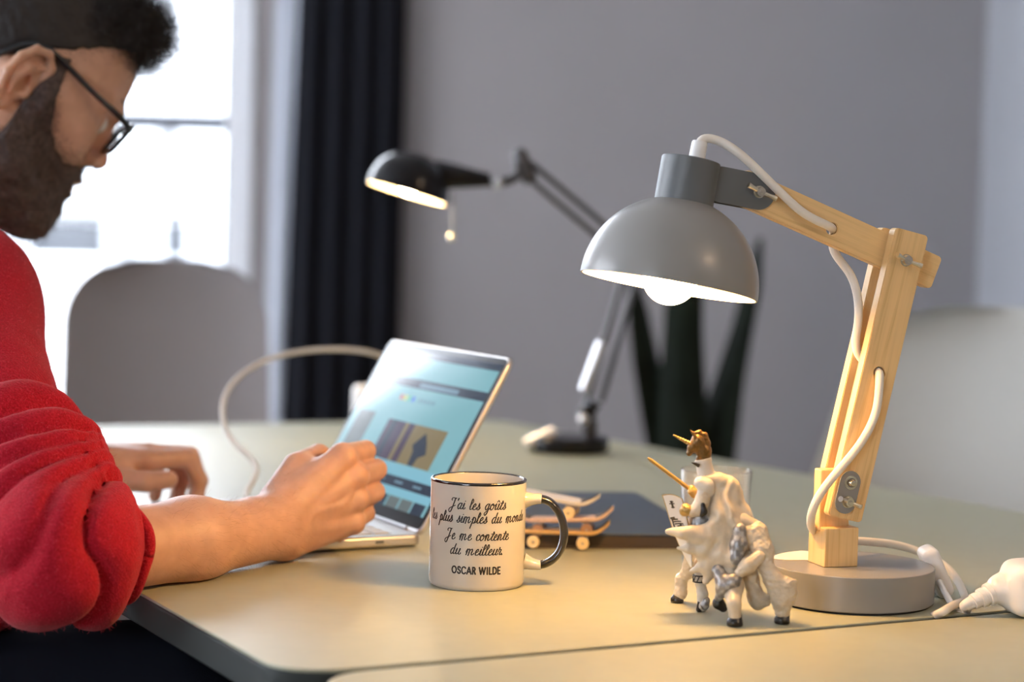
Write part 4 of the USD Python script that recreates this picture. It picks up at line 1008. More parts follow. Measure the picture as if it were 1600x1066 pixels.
# core of the body under the clothes
NB = np.array([-.605, 2.05, 1.00]); SR_ = np.array([-.518, 1.882, .958]); SL_ = np.array([-.72, 2.235, .965])
hipR, hipL = uvz(.13, 1.99, .55), uvz(.13, 2.17, .55); kneR, kneL = np.array([-.262, 1.752, .622]), uvz(.58, 2.22, .585); ankR, ankL = uvz(.62, 1.66, .10), uvz(.60, 2.20, .10)
def scaled(p, c, s):      # squeeze the sideways axis so that round cones become oval trunks
    q = p-np.asarray(c, np.float32); k = q@VA.astype(np.float32); return p+np.outer(k*(s-1), VA.astype(np.float32)).astype(np.float32)
chest, pelvis = uvz(.350, 2.078, .86), uvz(.10, 2.08, .56)
def torso(p, g=0.):
    q = scaled(p, chest, .72)
    d = rc(q, pelvis, chest, .128+g, .118+g)
    d = smin(d, rc(p, NB-[0, 0, .075], SR_, .066+g, .060+g), .05); d = smin(d, rc(p, NB-[0, 0, .075], SL_, .066+g, .060+g), .05)
    return d
CD = unit(HO+HM@np.array([-.022, 0, -.035])-NB)
def core(p):
    d = torso(p, -.006)
    d = smin(d, rc(p, SR_, RE, .033, .030), .008); d = smin(d, rc(p, SL_, LE, .048, .040), .03)
    d = smin(d, rc(p, NB+CD*.05, NB-[0, 0, .08], .052, .05), .02)
    for h, k_, a__ in ((hipR, kneR, ankR), (hipL, kneL, ankL)):
        d = smin(d, rc(p, h, k_, .074, .052), .03); d = smin(d, rc(p, k_, a__, .050, .036), .02)
    return d
co = nets(core, (-1.25, 1.45, .05), (-.02, 2.75, 1.10), .010)
body = cat_(hw_(hl), rh, lh, co)
bodyp = put('body', body, 'skin')
for s in (-1, 1):
    put('eye', hw_(mv(trimesh.creation.icosphere(3, .0120), (.0835, s*.033, .014))), 'eye_white')

# ---- sweater
Cf = RE+unit(RW-RE)*.052
bez = spline([SR_+(SR_-RE)*.15, SR_, SR_*.5+RE*.5+np.array([-.004, -.006, 0]), RE*.86+SR_*.10+Cf*.04, RE+unit(RW-RE)*.012, Cf, Cf+unit(RW-RE)*.03], 90)
bt = cKDTree(bez); bl_ = np.r_[0, np.cumsum(np.linalg.norm(np.diff(bez, axis=0), axis=1))]
def arm_s(p):
    D, I = bt.query(p, k=24, workers=-1); w = np.exp(-((D-D[:, :1])/.028)); w /= w.sum(1, keepdims=True); return (w*bl_[I]).sum(1), p-bez[I[:, 0]].astype(np.float32)
sE, sC = bl_[bt.query(RE)[1]], bl_[bt.query(Cf)[1]]
fold_c = np.array([-.158, -.113, -.086, -.063, -.040, -.016, .012, .040])+sE+.015       # crests of the folds along the arm
def sweater(p):
    p = p.astype(np.float32)
    d = torso(p, .012)
    s, off = arm_s(p)
    fw = unit(RW-RE).astype(np.float32); fore = smax(rc(p, RE, Cf, .047, .0450), (p-Cf.astype(np.float32))@fw-.004, .005)
    arm = smin(rc(p, SR_, RE, .074, .043), fore, .030)
    arm = smin(arm, sph(p, RE*.50+SR_*.22+Cf*.28+np.array([.0, .0, .012]), .046), .04)
    nz = meshkit.noise(p*np.float32(16), 3)-.5; n2 = meshkit.noise(p*np.float32(45), 8)-.5
    side = off@UA.astype(np.float32)
    ss = s+.030*nz+.10*side*np.clip((s-sE+.2)/.1, 0, 1)*.35
    dist = np.min(np.abs(ss[:, None]-fold_c[None].astype(np.float32)), axis=1)
    gapw = .0135
    amp = np.interp(s, [sE-.30, sE-.19, sE-.10, sE+.02, sC-.02, sC+.02], [.003, .008, .0175, .019, .009, .0015])
    inn = unit(unit(SR_-RE)+unit(Cf-RE)).astype(np.float32); iw_ = np.clip((off@inn)/(np.linalg.norm(off, axis=1)+1e-6), 0, 1)
    amp = amp*(1-.55*iw_*np.exp(-((s-sE)/.07)**2))
    arm = arm-amp*(np.sqrt(np.clip(1-(dist/gapw)**2, 0, 1))-.45)-.0035*n2*np.clip(amp/.01, 0, 1)
    d = smin(d, arm, .05)
    d = smin(d, smax(rc(p, SL_, LE, .066, .056), ((p-(LE*.3+LWp*.7))@unit(LWp-LE).astype(np.float32)), .005), .03)
    d = smin(d, rc(p, P(-12, 850, 1.74), P(-95, 1000, 1.80), .042, .060), .02)
    # roll of the hem at the waist and a loose fold at the belly
    d = d-.006*np.sin(24*meshkit.noise(p*np.float32(5), 5))*np.clip((.80-p[:, 2])/.12, 0, 1)
    d = smin(d, smax(rc(p, NB-CD*.04, NB+CD*.05, .082, .073), (p-NB.astype(np.float32))@CD.astype(np.float32)-.034, .006), .03)
    d = smax(d, -rc(p, NB-CD*.02, NB+CD*.14, .063, .063), .006)
    d = smax(d, (.495-p[:, 2]), .02)
    # opening of the cuff
    d = smax(d, -rc(p, Cf-fw*.008, Cf+fw*.06, .0380, .0380), .003)
    return d
sw = nets(sweater, (-1.0, 1.48, .46), (-.235, 2.42, 1.08), .0036)
sw = relax(sw, 1)
sweaterp = put('sweater', sw, 'sweater_red')
cu = [Cf-unit(RW-RE)*.004]
aa = unit(np.cross(unit(RW-RE), zz_)); bb = np.cross(aa, unit(RW-RE))
ring = [Cf+unit(RW-RE)*(.0055+.002*math.sin(3*t))+(aa*math.cos(t)+bb*math.sin(t))*(.0415+.0012*math.sin(5*t)) for t in np.linspace(0, 2*math.pi, 60)]
m = tube(ring, .0058, 12); put('cuff', m, 'sweater_red', parent=sweaterp)
c_x = unit(np.cross(CD, HL)); c_y = np.cross(CD, c_x)
cr = [NB+CD*.036+(c_y*math.cos(t)+c_x*math.sin(t))*.0685 for t in np.linspace(0, 2*math.pi, 60)]
put('collar', tube(cr, .0085, 14), 'sweater_red', parent=sweaterp)
# wool fuzz
rg = np.random.default_rng(11)
vn = vnormals(sw); pick = rg.choice(len(sw.vertices), 16000, replace=False)
pick = pick[(sw.vertices[pick] @ UA > .20) & (sw.vertices[pick][:, 2] > .60)]
st_ = []
for k in pick:
    o_ = sw.vertices[k]; n0 = unit(vn[k]+.9*rg.normal(size=3)*.55); l_ = .0016+.0030*rg.random()
    st_.append(np.array([o_-PB, o_+n0*l_*.5-PB, o_+unit(n0+.8*rg.normal(size=3)*.5)*l_-PB]))
fz = curves('wool_fuzz', st_, np.tile([.00018, .00015, .00008], len(st_)), 'fuzz_red', sweaterp); tagp(fz, kind='stuff')

# ---- trousers and shoes
def trousers(p):
    d = rc(scaled(p, pelvis, .72), pelvis-np.array([0, 0, .0]), pelvis+UA*.03+zz_*.05, .125, .120)
    for h, k_, a__ in ((hipR, kneR, ankR), (hipL, kneL, ankL)):
        d = smin(d, rc(p, h, k_, .096, .080), .04); d = smin(d, rc(p, k_, a__, .076, .054), .03)
    d = d-.004*(meshkit.noise(p*np.float32(18), 2)-.5)
    d = smax(d, -(p[:, 2]-.075), .01)
    return smax(d, p[:, 2]-.700, .012)
put('trousers', nets(trousers, (-1.2, 1.5, .04), (-.05, 2.75, .72), .008), 'trouser_navy')
for a__ in (ankR, ankL):
    f = lambda p, a=a__: smax(smin(rc(p, a+UA*.0-[0, 0, .055], a+UA*.17-[0, 0, .068], .042, .036), rc(p, a-[0, 0, .06], a+[0, 0, .0], .044, .042), .02), -(p[:, 2]-.002), .006)
    put('shoe', nets(f, a__+[-.28, -.28, -.10], a__+[.28, .28, .07], .006), 'shoe_dark')

# ---- hair and beard (head axes)
def hairregion(p):
    """>0 outside the hair: below the hairline"""
    x, z, y = p[:, 0], p[:, 2], np.abs(p[:, 1])
    line = np.interp(x, [-.10, -.055, -.030, .0, .018, .040, .055, .074, .098], [-.055, -.030, .006, .040, .050, .066, .080, .092, .104])
    return (line-z)*.8
def hair(p):
    x, z = p[:, 0], p[:, 2]
    nz = meshkit.fbm(p*np.float32(60), 3, 4)-.5; n2 = meshkit.noise(p*np.float32(170), 9)-.5
    thick = .003+.012*np.clip((z-.080)/.05, 0, 1)+.005*np.clip((x-.03)/.05, 0, 1)*np.clip((z-.085)/.03, 0, 1)
    d = skull(p)-thick-(.004+.012*np.clip((z-.08)/.04, 0, 1))*nz-.003*n2
    d = smin(d, ell(p, (.064, 0, .116), (.030, .054, .018))-.020*nz-.004*n2, .012)
    return smax(d, hairregion(p)+.004*n2+.006*nz, .004)
hm = nets(hair, (-.125, -.11, -.08), (.135, .11, .175), .0024)
hairp = put('hair', hw_(hm), 'hair_dark')
def beard_mask(p):
    x, z, y = p[:, 0], p[:, 2], np.abs(p[:, 1])
    top = np.interp(x, [-.02, .008, .012, .026, .034, .048, .062, .078, .090, .100, .112, .125], [-.09, -.05, .045, .045, .005, -.018, -.030, -.036, -.031, -.028, -.030, -.030])
    return top-z          # >0 inside the beard
def beard(p):
    x, z = p[:, 0], p[:, 2]; q = mir(p)
    nz = meshkit.fbm(p*np.float32(75), 3, 6)-.5; n2 = meshkit.noise(p*np.float32(210), 2)-.5
    t = np.interp(beard_mask(p), [0, .012, .045, .09], [.0, .002, .005, .006])
    lip = ((np.abs(z+.049) < .0065) & (q[:, 1] < .021) & (x > .085))
    d = face(p)-t*(.8+1.2*nz)-.0015*n2
    d = smin(d, ell(p, (.078, 0, -.098), (.024, .028, .016))-.012*nz, .015)
    d = np.where(lip, np.maximum(d, face(p)+.002), d)
    d = smax(d, -beard_mask(p)+.006*nz, .003)
    return smax(d, np.maximum(-.135-z, (-.012-x)), .004)
bm_ = nets(beard, (-.03, -.10, -.145), (.14, .10, .06), .0020)
beardp = put('beard', hw_(bm_), 'beard_dark')
def strands(mesh, n, lmin, lmax, curl, seed, flt=None, lean=(0, 0, 0), seg=6):
    rg = np.random.default_rng(seed); vn = vnormals(mesh); V = mesh.vertices
    idx = np.arange(len(V)) if flt is None else np.flatnonzero(flt(V))
    idx = rg.choice(idx, min(n, len(idx)*3)); out = []
    for k in idx:
        o_ = V[k]-vn[k]*.0015; n0 = unit(vn[k]+np.array(lean)+.35*rg.normal(size=3)); l_ = lmin+(lmax-lmin)*rg.random()
        t1 = unit(np.cross(n0, rg.normal(size=3))); t2 = np.cross(n0, t1); ph = rg.random()*6.28; w = np.linspace(0, 1, seg)
        R = curl*l_*.22; om = curl*7
        pts = o_+np.outer(w*l_, n0)+np.outer(R*w**.5*(np.cos(ph+om*w)-math.cos(ph)), t1)+np.outer(R*w**.5*(np.sin(ph+om*w)-math.sin(ph)), t2)
        out.append(pts@HM.T+HO-PB)
    return out
h1_ = strands(hm, 5000, .004, .010, .5, 21, lambda V: V[:, 2] < .095)
h2_ = strands(hm, 3600, .014, .034, 1.15, 22, lambda V: (V[:, 2] > .086) & (V[:, 0] > .015), (.35, 0, .05), 16)
def band(V): 
    r = hairregion(V); return (r > -.004) & (r < .022) & (V[:, 2] > .02) & (V[:, 0] > .0) & (np.random.default_rng(5).random(len(V)) > np.clip(r/.022, 0, 1))
h1_ += strands(hl, 2600, .002, .006, .3, 25, band, (-.6, 0, .1))
ct = lambda S, w: np.concatenate([np.linspace(w, w*.45, len(s)) for s in S])
tagp(curves('hair_strands', h1_+h2_, np.r_[ct(h1_, .00022), ct(h2_, .00050)], 'hair_dark', hairp), kind='stuff')
b1_ = strands(bm_, 9000, .003, .009, .7, 23, None, (.1, 0, -.45))
def bband(V):
    r = -beard_mask(V); return (r > -.004) & (r < .016) & (V[:, 2] < .03) & (V[:, 0] > .0) & (V[:, 0] < .118) & (V[:, 2] > -.12) & (np.random.default_rng(6).random(len(V)) > np.clip(r/.016, 0, 1)**.6)
b1_ += strands(hl, 4500, .002, .006, .4, 26, bband, (.1, 0, -.6))
tagp(curves('beard_strands', b1_, ct(b1_, .00024), 'beard_dark', beardp), kind='stuff')
# stubbled temple and eyebrows
for s in (-1, 1):
    e_ = spline([(.098, s*.014, .040), (.095, s*.030, .045), (.080, s*.050, .040)], 12)
    put('eyebrow', hw_(tube(e_, np.interp(np.linspace(0, 1, 12), [0, .4, 1], [.0030, .0036, .0012]), 10)), 'hair_dark')
# forearm hair
rg = np.random.default_rng(31); vn = vnormals(rh); s_ = ((rh.vertices-RE)@unit(RW-RE))
cand = np.flatnonzero((s_ > .10) & (s_ < .27)); ah_ = []
for k in rg.choice(cand, 900):
    o_ = rh.vertices[k]; n0 = unit(vn[k]*.55+unit(RW-RE)*.6+np.array([0, 0, -.3])+.3*rg.normal(size=3)); l_ = .004+.006*rg.random()
    ah_.append(np.array([o_, o_+unit(n0+vn[k]*.4)*l_*.5, o_+n0*l_])-PB)
tagp(curves('forearm_hair', ah_, np.tile([.00008, .00006, .00004], len(ah_)), 'hair_light', bodyp), kind='stuff')
# ---- glasses
gx = thing('eyeglasses', '', '') if False else None
gp = UsdGeom.Xform.Define(stage, numbered(str(man.GetPath()), 'eyeglasses')).GetPrim()
tagp(gp, label='dark narrow framed eyeglasses')
fx, fz_ = .112, .012; tilt = math.radians(-8)
def lens_pt(s, u, v):           # u across, v up in the lens plane
    return np.array([fx-.10*(abs(s*.034+u)**2)*6+v*math.sin(tilt)*-1, s*.034+u, fz_+v*math.cos(tilt)])
for s in (-1, 1):
    ol = []
    for t in np.linspace(0, 2*math.pi, 49):
        cx_, sy_ = math.cos(t), math.sin(t); k = (abs(cx_)**4+abs(sy_)**4)**-.25
        ol.append(lens_pt(s, .0265*cx_*k, .0175*sy_*k))
    put('rim', hw_(tube(ol, .0026, 10)), 'frame_dark', gp)
    c0 = np.mean(ol[:-1], 0); n = len(ol)-1; V = np.vstack([ol[:-1], [c0]]); V2 = V+[.0012, 0, 0]
    F = np.array([[k, (k+1) % n, n] for k in range(n)])
    put('lens', trimesh.Trimesh(hw_(trimesh.Trimesh(np.vstack([V, V2]), np.vstack([F[:, ::-1], F+len(V)]), process=False)).vertices, np.vstack([F[:, ::-1], F+len(V)]), process=False), 'lens_glass', gp, smooth=False)
    hg = lens_pt(s, s*.0265, .010)
    tp_ = spline([hg, hg+[-.004, s*.006, .001], (.060, s*.0745, .030), (.020, s*.0785, .037), (-.006, s*.0790, .038), (-.022, s*.0800, .026), (-.034, s*.079, .008)], 40)
    put('temple', hw_(tube(tp_, np.interp(np.linspace(0, 1, 40), [0, .3, .8, 1], [.0034, .0028, .0026, .0030]), 10)), 'frame_dark', gp)
put('bridge', hw_(tube(spline([lens_pt(-1, .0265, .004), np.array([fx+.003, 0, fz_+.007]), lens_pt(1, -.0265, .004)], 14), .0016, 10)), 'frame_dark', gp)
chair('chair', 'dark office chair that the man in the red sweater sits on', tuple(uvz(.02, 2.08, 0)), 118, 'chair_dark_fabric', .23, .21, .84, legm='dark_steel', zseat=.432)
# ------------------------------------------------------------------ figurine
mat('fig_cream', (.60, .51, .385), .34, noise=(160, .10), bump=(380, .10))
mat('fig_gold', (.17, .090, .024), .30, metal=.45, noise=(500, .3))
mat('fig_gold_light', (.42, .27, .08), .32, metal=.35)
mat('fig_white', (.62, .57, .50), .4)
mat('fig_black', (.014, .012, .012), .28)
n_ = {'tc': ('texture_coordinate', {}), 'm1': ('mapping', {'rotation': (0, .785, 0)}), 'vo': ('voronoi_texture', {'scale': 190., 'metric': 'manhattan', 'feature': 'f1', 'randomness': .0}),
      'rp': ('rgb_ramp', {'ramp': [(.0, (.46, .45, .43)), (.55, (.40, .39, .38)), (.85, (.22, .21, .21))]}), 'p': ('principled_bsdf', {'roughness': .35, 'metallic': .4}), 'bm': ('bump', {'strength': .4, 'distance': .0005, 'invert': True})}
MATS['fig_quilt'] = usdkit.material(stage, '/World/Looks/fig_quilt', n_, [('tc.object', 'm1.vector'), ('m1.vector', 'vo.vector'), ('vo.distance', 'rp.fac'), ('rp.color', 'p.base_color'), ('vo.distance', 'bm.height'), ('bm.normal', 'p.normal')], surface='p.BSDF')
FY = 1.625; F0 = np.array([T(1140, 960)[0], FY, ZT])
fig = thing('figurine', 'small cream toy knight with a golden unicorn head, sword and shield', 'figurine', F0)
def fq(x, y, dy=0.): return P(x, y, FY+dy)-F0
def ft(x, y, z=0.): return T(x, y, ZT+z)-F0
K = FY/3200.                     # metres per pixel there
def chain(p, pts, k=.002):
    """pts: (point, radius)"""
    d = None
    for (a, ra), (b, rb) in zip(pts[:-1], pts[1:]):
        e = rc(p, a, b, ra, rb); d = e if d is None else smin(d, e, k)
    return d
def fpart(name, pts_list, m, h=.0007, k=.003, pad=.004, tex=.0, seed=0, fn=None, label=None, smooth=True):
    A = np.vstack([[q for q, _ in pts] for pts in pts_list]); R = max(r for pts in pts_list for _, r in pts)
    def f(p):
        d = None
        for pts in pts_list:
            e = chain(p, pts, k); d = e if d is None else smin(d, e, k)
        if fn is not None: d = fn(p, d)
        if tex: d = d-tex*(meshkit.fbm(p*np.float32(420), 2, seed)-.5)
        return smax(d, -(p[:, 2]-.0003), .0008)
    return obj(name, nets(f, A.min(0)-R-pad, A.max(0)+R+pad, h), m, fig, smooth=smooth, label=label)
# golden unicorn head
fpart('head', [[(fq(1099, 722, .002), .0062), (fq(1100, 704, .001), .0056), (fq(1092, 688), .0046)], [(fq(1090, 687), .0047), (fq(1082, 698, -.001), .0036), (fq(1077, 708, -.0015), .0024)], [(fq(1092, 690), .0045), (fq(1089, 700), .0042)]], 'fig_gold', .0005, .002, tex=.0006, label='golden brown unicorn head')
fpart('mane', [[(fq(1083, 677), .0014), (fq(1092, 676), .0022), (fq(1100, 681), .0027), (fq(1104, 692), .0030), (fq(1105, 706), .0028), (fq(1106, 716), .002)]], 'fig_gold', .0005, .001, tex=.0016, seed=3)
fpart('ear', [[(fq(1087, 684, -.003), .0016), (fq(1083, 677, -.0035), .0011), (fq(1079, 673, -.0035), .0004)]], 'fig_gold', .0004, .001)
hb, ht_ = fq(1079, 694, -.001), fq(1052, 680, -.001)
w = np.linspace(0, 1, 60); hr = (.0019*(1-w)+.0006*w)*(1+.13*np.sin(w*46))
obj('horn', tube(hb+np.outer(w, ht_-hb), hr, 14), 'fig_gold_light', fig, label='twisted golden horn')
# collar and torso
c0, c1_ = fq(1104, 745), fq(1098, 717)
obj('collar', tube([c0, c0+(c1_-c0)*.06, c0+(c1_-c0)*.80, c0+(c1_-c0)*.82, c0+(c1_-c0)*.97, c1_], [.0068, .0070, .0064, .0069, .0069, .0060], 32), 'fig_white', fig, smooth=40)
obj('collar_spike', tube([fq(1092, 728, -.006), fq(1086, 725, -.007), fq(1080, 723, -.007)], [.0016, .0012, .0002], 10), 'fig_black', fig)
fpart('torso', [[(fq(1110, 755), .0100), (fq(1116, 800, .001), .0130), (fq(1112, 830, .002), .0135)]], 'fig_white', .0008)
fpart('tabard', [[(fq(1096, 812, -.002), .0105), (fq(1094, 830, -.002), .0110), (fq(1100, 845, 0), .010)]], 'fig_quilt', .0008, label='quilted silver tabard')
# near arm with shoulder plate, golden hand; far hand with sword
fpart('arm', [[(fq(1102, 762, -.010), .0058), (fq(1097, 783, -.012), .0054), (fq(1092, 795, -.012), .0052), (fq(1080, 800, -.012), .0046)]], 'fig_cream', .0006, tex=.001)
fpart('shoulder_plate', [[(fq(1095, 755, -.011), .0055), (fq(1103, 760, -.011), .0060), (fq(1107, 768, -.010), .0050)]], 'fig_white', .0006, fn=lambda p, d: smax(d, -(d+.0016), .0004))
fpart('arm_strap', [[(fq(1098, 788, -.017), .0019), (fq(1100, 800, -.017), .0022), (fq(1096, 806, -.017), .0014)]], 'fig_black', .0005)
fpart('hand', [[(fq(1078, 799, -.012), .0042), (fq(1072, 797, -.011), .0044), (fq(1068, 800, -.010), .0030)]], 'fig_gold_light', .0006, tex=.0015)
fpart('arm', [[(fq(1108, 762, .010), .0052), (fq(1094, 775, .014), .0048), (fq(1084, 768, .013), .0038)]], 'fig_cream', .0006)
fpart('hand', [[(fq(1081, 765, .013), .0036), (fq(1086, 770, .012), .0036)], [(fq(1080, 770, .010), .0022), (fq(1084, 774, .010), .0022)]], 'fig_gold_light', .0006, tex=.0012)
obj('sword', [tube([fq(1088, 773, .012), fq(1080, 766, .012), fq(1078, 764.5, .012)], [.0014, .0015, .0018], 12), tube([fq(1079-67*t, 765.5-50*t, .012) for t in (0, .08, .5, .93, 1)], [.0013, .0017, .0016, .0014, .0006], 14)], 'fig_gold_light', fig, label='slim golden sword')
# shield: a curved kite plate; its right edge stands nearer to the camera
def shield_pt(x, y, off=0.):
    s_ = (x-1034-(y-772)*.36)/34.
    return fq(x, y, .012-.022*s_+off)
lf = [(1034, 774), (1041, 796), (1049, 822), (1058, 846), (1069, 870), (1080, 888)]
rt_ = [(1067, 780), (1072, 800), (1077, 822), (1080, 846), (1081, 870), (1081, 888)]
def shield_mesh(s0, s1, t0, t1, off0, off1, n=22, m_=12):
    L1, R1 = spline([(a, b, 0) for a, b in lf], 60)[:, :2], spline([(a, b, 0) for a, b in rt_], 60)[:, :2]
    V = []
    for off in (off0, off1):
        for t in np.linspace(t0, t1, n):
            k = t*59; i0 = min(int(k), 58); l_ = L1[i0]*(1-k+i0)+L1[i0+1]*(k-i0); r_ = R1[i0]*(1-k+i0)+R1[i0+1]*(k-i0)
            for s_ in np.linspace(s0, s1, m_):
                q = l_*(1-s_)+r_*s_; top = -4.5*math.sin(math.pi*s_)*(1-t)
                V.append(fq(q[0], q[1]+top, .012-.022*s_+.004*math.sin(math.pi*s_)*-1+off))
    V = np.array(V); i, j = np.meshgrid(np.arange(n-1), np.arange(m_-1), indexing='ij'); q = np.stack([i*m_+j, (i+1)*m_+j, (i+1)*m_+j+1, i*m_+j+1], -1).reshape(-1, 4)
    o = n*m_; e = []; r = np.arange(n-1); s = np.arange(m_-1)
    for c in (0, m_-1): e.append(np.stack([r*m_+c, r*m_+c+o, (r+1)*m_+c+o, (r+1)*m_+c], 1))
    for c in (0, n-1): e.append(np.stack([c*m_+s, c*m_+s+1, c*m_+s+1+o, c*m_+s+o], 1))
    mm = tm((V, np.vstack([q, q[:, ::-1]+o]+e))); mm.fix_normals(); return mm
sd = obj('shield', shield_mesh(0, 1, 0, 1, 0, .0030), 'fig_gold_light', fig, smooth=40, label='kite shield with golden edge and white face')
obj('face', shield_mesh(.045, .93, .012, .985, -.0005, .0005), 'fig_white', sd, smooth=40)
for s0, s1, t0, t1 in ((.22, .48, .12, .135), (.30, .40, .09, .19), (.26, .44, .17, .185), (.27, .31, .095, .11), (.40, .44, .095, .11)):
    obj('emblem', shield_mesh(s0, s1, t0, t1, -.0008, 0, 4, 4), 'fig_black', sd, smooth=False)
for k, (s0, s1, t0, t1) in enumerate(((.06, .30, .30, .325), (.10, .44, .325, .345), (.14, .58, .355, .372), (.20, .68, .385, .402), (.30, .74, .415, .435), (.40, .80, .45, .475), (.10, .18, .345, .43), (.46, .56, .40, .52), (.62, .70, .43, .53))):
    obj('emblem', shield_mesh(s0, s1, t0, t1, -.0008, 0, 4, 8), 'fig_black', sd, smooth=False)
# cape
dN = -.016
cape = [[(fq(1102, 751, -.008), .0040), (fq(1122, 752, -.004), .0062), (fq(1138, 762, .000), .0085)],
        [(fq(1136, 762, -.002), .0088), (fq(1134, 800, -.006), .0115), (fq(1130, 835, -.010), .0125), (fq(1126, 868, -.014), .0105)],
        [(fq(1146, 775, .002), .0075), (fq(1152, 810, -.004), .0105), (fq(1146, 845, -.014), .0088), (fq(1141, 872, -.018), .0060), (fq(1132, 893, -.018), .0036)],
        [(fq(1120, 836, dN), .0066), (fq(1095, 838, dN-.002), .0050), (fq(1066, 834, dN-.003), .0038), (fq(1043, 831, dN), .0019)],
        [(fq(1100, 842, dN), .0058), (fq(1080, 842, dN-.002), .0032)],
        [(fq(1122, 862, dN), .0066), (fq(1098, 862, dN-.002), .0048), (fq(1076, 858, dN-.003), .0030), (fq(1060, 857, dN), .0015)],
        [(fq(1108, 870, dN), .0056), (fq(1092, 868, dN), .003)],
        [(fq(1120, 872, dN), .0068), (fq(1100, 884, dN), .0045), (fq(1081, 893, dN+.004), .0020)],
        [(fq(1118, 868, dN), .0070), (fq(1112, 890, dN), .0058), (fq(1103, 908, dN), .0030)]]
cape += [[(fq(1121, 770, -.0095), .0026), (fq(1117, 800, -.0140), .0032), (fq(1108, 850, -.0195), .0036)], [(fq(1133, 772, -.0100), .0024), (fq(1132, 810, -.0165), .0032), (fq(1127, 862, -.0225), .0036)],
         [(fq(1145, 780, -.006), .0026), (fq(1147, 815, -.0130), .0032), (fq(1142, 858, -.0205), .0034)], [(fq(1050, 830, dN), .0016), (fq(1080, 828, dN-.002), .0024), (fq(1108, 824, dN-.001), .0036)]]
def folds(p, d):
    x, z = p[:, 0], p[:, 2]
    a = np.arctan2(x-.0, (.128-z)); r = np.clip((.115-z)/.05, 0, 1)*np.clip((x+.024)/.014, 0, 1)
    return d-.0028*r*np.sin(a*15+z*60+8*meshkit.noise(p*np.float32(60), 2))
fpart('cape', cape, 'fig_cream', .00062, .0042, .006, fn=folds, label='billowing cream cape with pointed tips')
# mount: trunk, cloths and legs
fpart('trunk', [[(fq(1092, 856, .034), .0125), (fq(1125, 850, .014), .0165), (fq(1168, 838, -.006), .0150)]], 'fig_cream', .0009, tex=.001)
fpart('saddle', [[(fq(1160, 815, -.010), .0070), (fq(1173, 822, -.010), .0064)], [(fq(1170, 824, -.010), .0050), (fq(1180, 834, -.010), .0030)]], 'fig_cream', .0007)
fpart('saddle_strap', [[(fq(1172, 832, -.014), .0020), (fq(1180, 834, -.015), .0026), (fq(1186, 840, -.014), .0016)]], 'fig_gold', .0005)
fpart('caparison', [[(fq(1156, 828, -.020), .0052), (fq(1154, 850, -.022), .0066), (fq(1150, 872, -.024), .0062)]], 'fig_quilt', .0006, label='quilted silver cloth on the flank')
h1, h2, h3, h4 = ft(1058, 942), ft(1095, 956), ft(1148, 979), ft(1222, 975)
def hoof(c, r, tilt=.0, lbl=None):
    fpart('hoof', [[(c+[0, 0, r*.42], r*.92), (c+[tilt, .001, r*1.15], r*.62)]], 'fig_black', .0006, fn=lambda p, d: d, label=lbl)
hoof(h1, .0062, .0015); hoof(h3, .0072, .0012); hoof(h4, .0070, .0018)
fpart('leg', [[(fq(1084, 872, .038), .0085), (fq(1074, 895, .048), .0050), (h1+[.0030, 0, .020], .0046), (h1+[.0025, 0, .0075], .0056)]], 'fig_cream', .0007, tex=.0016)
fpart('boot', [[(fq(1096, 880, .012), .0060), (fq(1093, 905, .016), .0045), (h2+[.001, 0, .014], .0040), (h2+[.0012, 0, .005], .0048)]], 'fig_white', .0006, tex=.0008, label='white boot of the knight')
fpart('boot_sole', [[(h2+[-.0015, -.001, .0016], .0026), (h2+[-.0005, -.001, .0075], .0028)]], 'fig_black', .0005)
fpart('boot_fold', [[(h2+[.0025, -.002, .006], .0042), (h2+[.0035, -.002, .0095], .0036)]], 'fig_quilt', .0005)
kc = fq(1093, 904, .011)
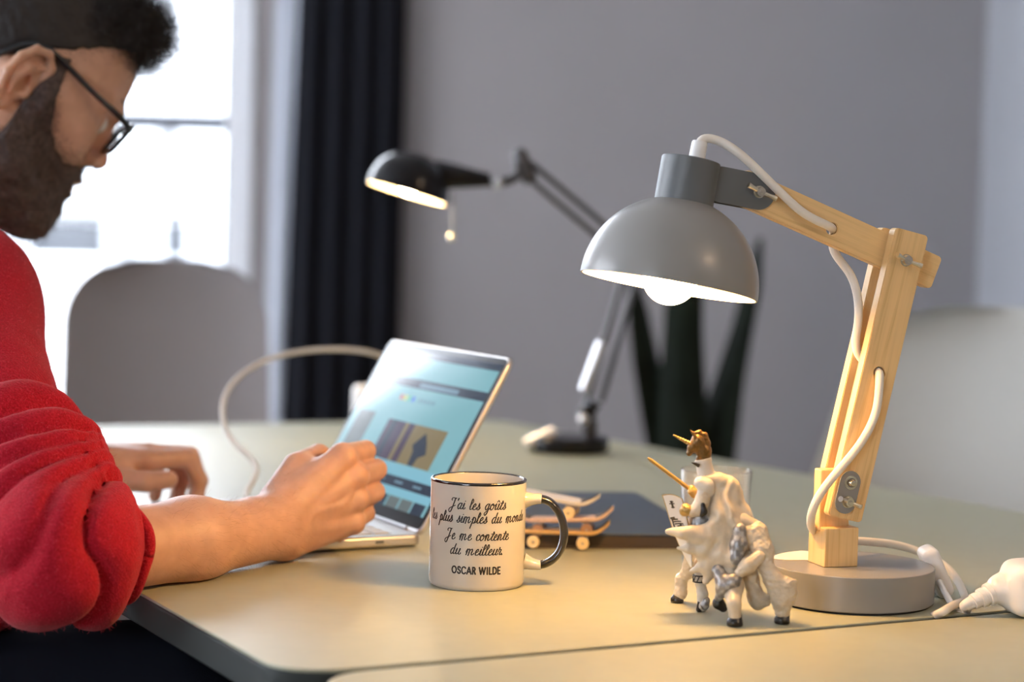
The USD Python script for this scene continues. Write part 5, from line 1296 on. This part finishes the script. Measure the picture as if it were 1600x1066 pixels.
obj('knee_band', [tube(kc+np.array([[.0052*math.cos(t), .0052*math.sin(t), dz_] for t in np.linspace(0, 2*math.pi, 24)]), .0006, 8) for dz_ in (-.0025, .0025)]+[rod(kc+[.0052*math.cos(t), .0052*math.sin(t), -.0025], kc+[.0052*math.cos(t+.4), .0052*math.sin(t+.4), .0025], .0005, 6) for t in np.arange(0, 6.2, .7)], 'fig_black', fig)
fpart('leg', [[(fq(1135, 880, -.012), .0095), (fq(1144, 915, -.022), .0090), (h3+[-.0012, 0, .018], .0052), (h3+[0, 0, .0085], .0050)]], 'fig_cream', .0007)
fpart('leg_armour', [[(fq(1122, 892, -.022), .0052), (fq(1134, 915, -.028), .0068), (fq(1146, 908, -.030), .0052), (fq(1158, 896, -.026), .0030)], [(fq(1128, 925, -.026), .0050), (fq(1122, 935, -.022), .0028)]], 'fig_quilt', .0006, .004, label='silver quilted armour on the front leg')
fpart('hoof', [[(fq(1123, 943, -.012), .0052), (fq(1130, 950, -.012), .0036)]], 'fig_black', .0006)
fpart('leg', [[(fq(1182, 832, -.012), .0090), (fq(1190, 862, -.017), .0092), (fq(1196, 884, -.021), .0060), (fq(1207, 905, -.024), .0066), (h4+[-.0010, 0, .020], .0078), (h4+[-.0002, 0, .0098], .0060)], [(fq(1208, 900, -.025), .0045), (fq(1228, 915, -.025), .0058), (fq(1236, 925, -.025), .0038)], [(fq(1222, 912, -.026), .0030), (fq(1243, 909, -.026), .0012)], [(fq(1236, 925, -.025), .0045), (fq(1228, 944, -.025), .0042)]], 'fig_cream', .0007, .004, tex=.0018, seed=5, label='hind leg with a flared feathered fetlock')
fpart('drape', [[(fq(1165, 870, -.014), .0070), (fq(1172, 900, -.014), .0062), (fq(1180, 930, -.013), .0060), (fq(1184, 945, -.013), .0046)], [(fq(1182, 938, -.013), .0058), (fq(1196, 938, -.014), .0042), (fq(1204, 933, -.014), .0016)], [(fq(1186, 870, -.026), .0050), (fq(1168, 884, -.028), .0060), (fq(1156, 895, -.029), .0042)]], 'fig_cream', .0007, .004, tex=.001, seed=7)
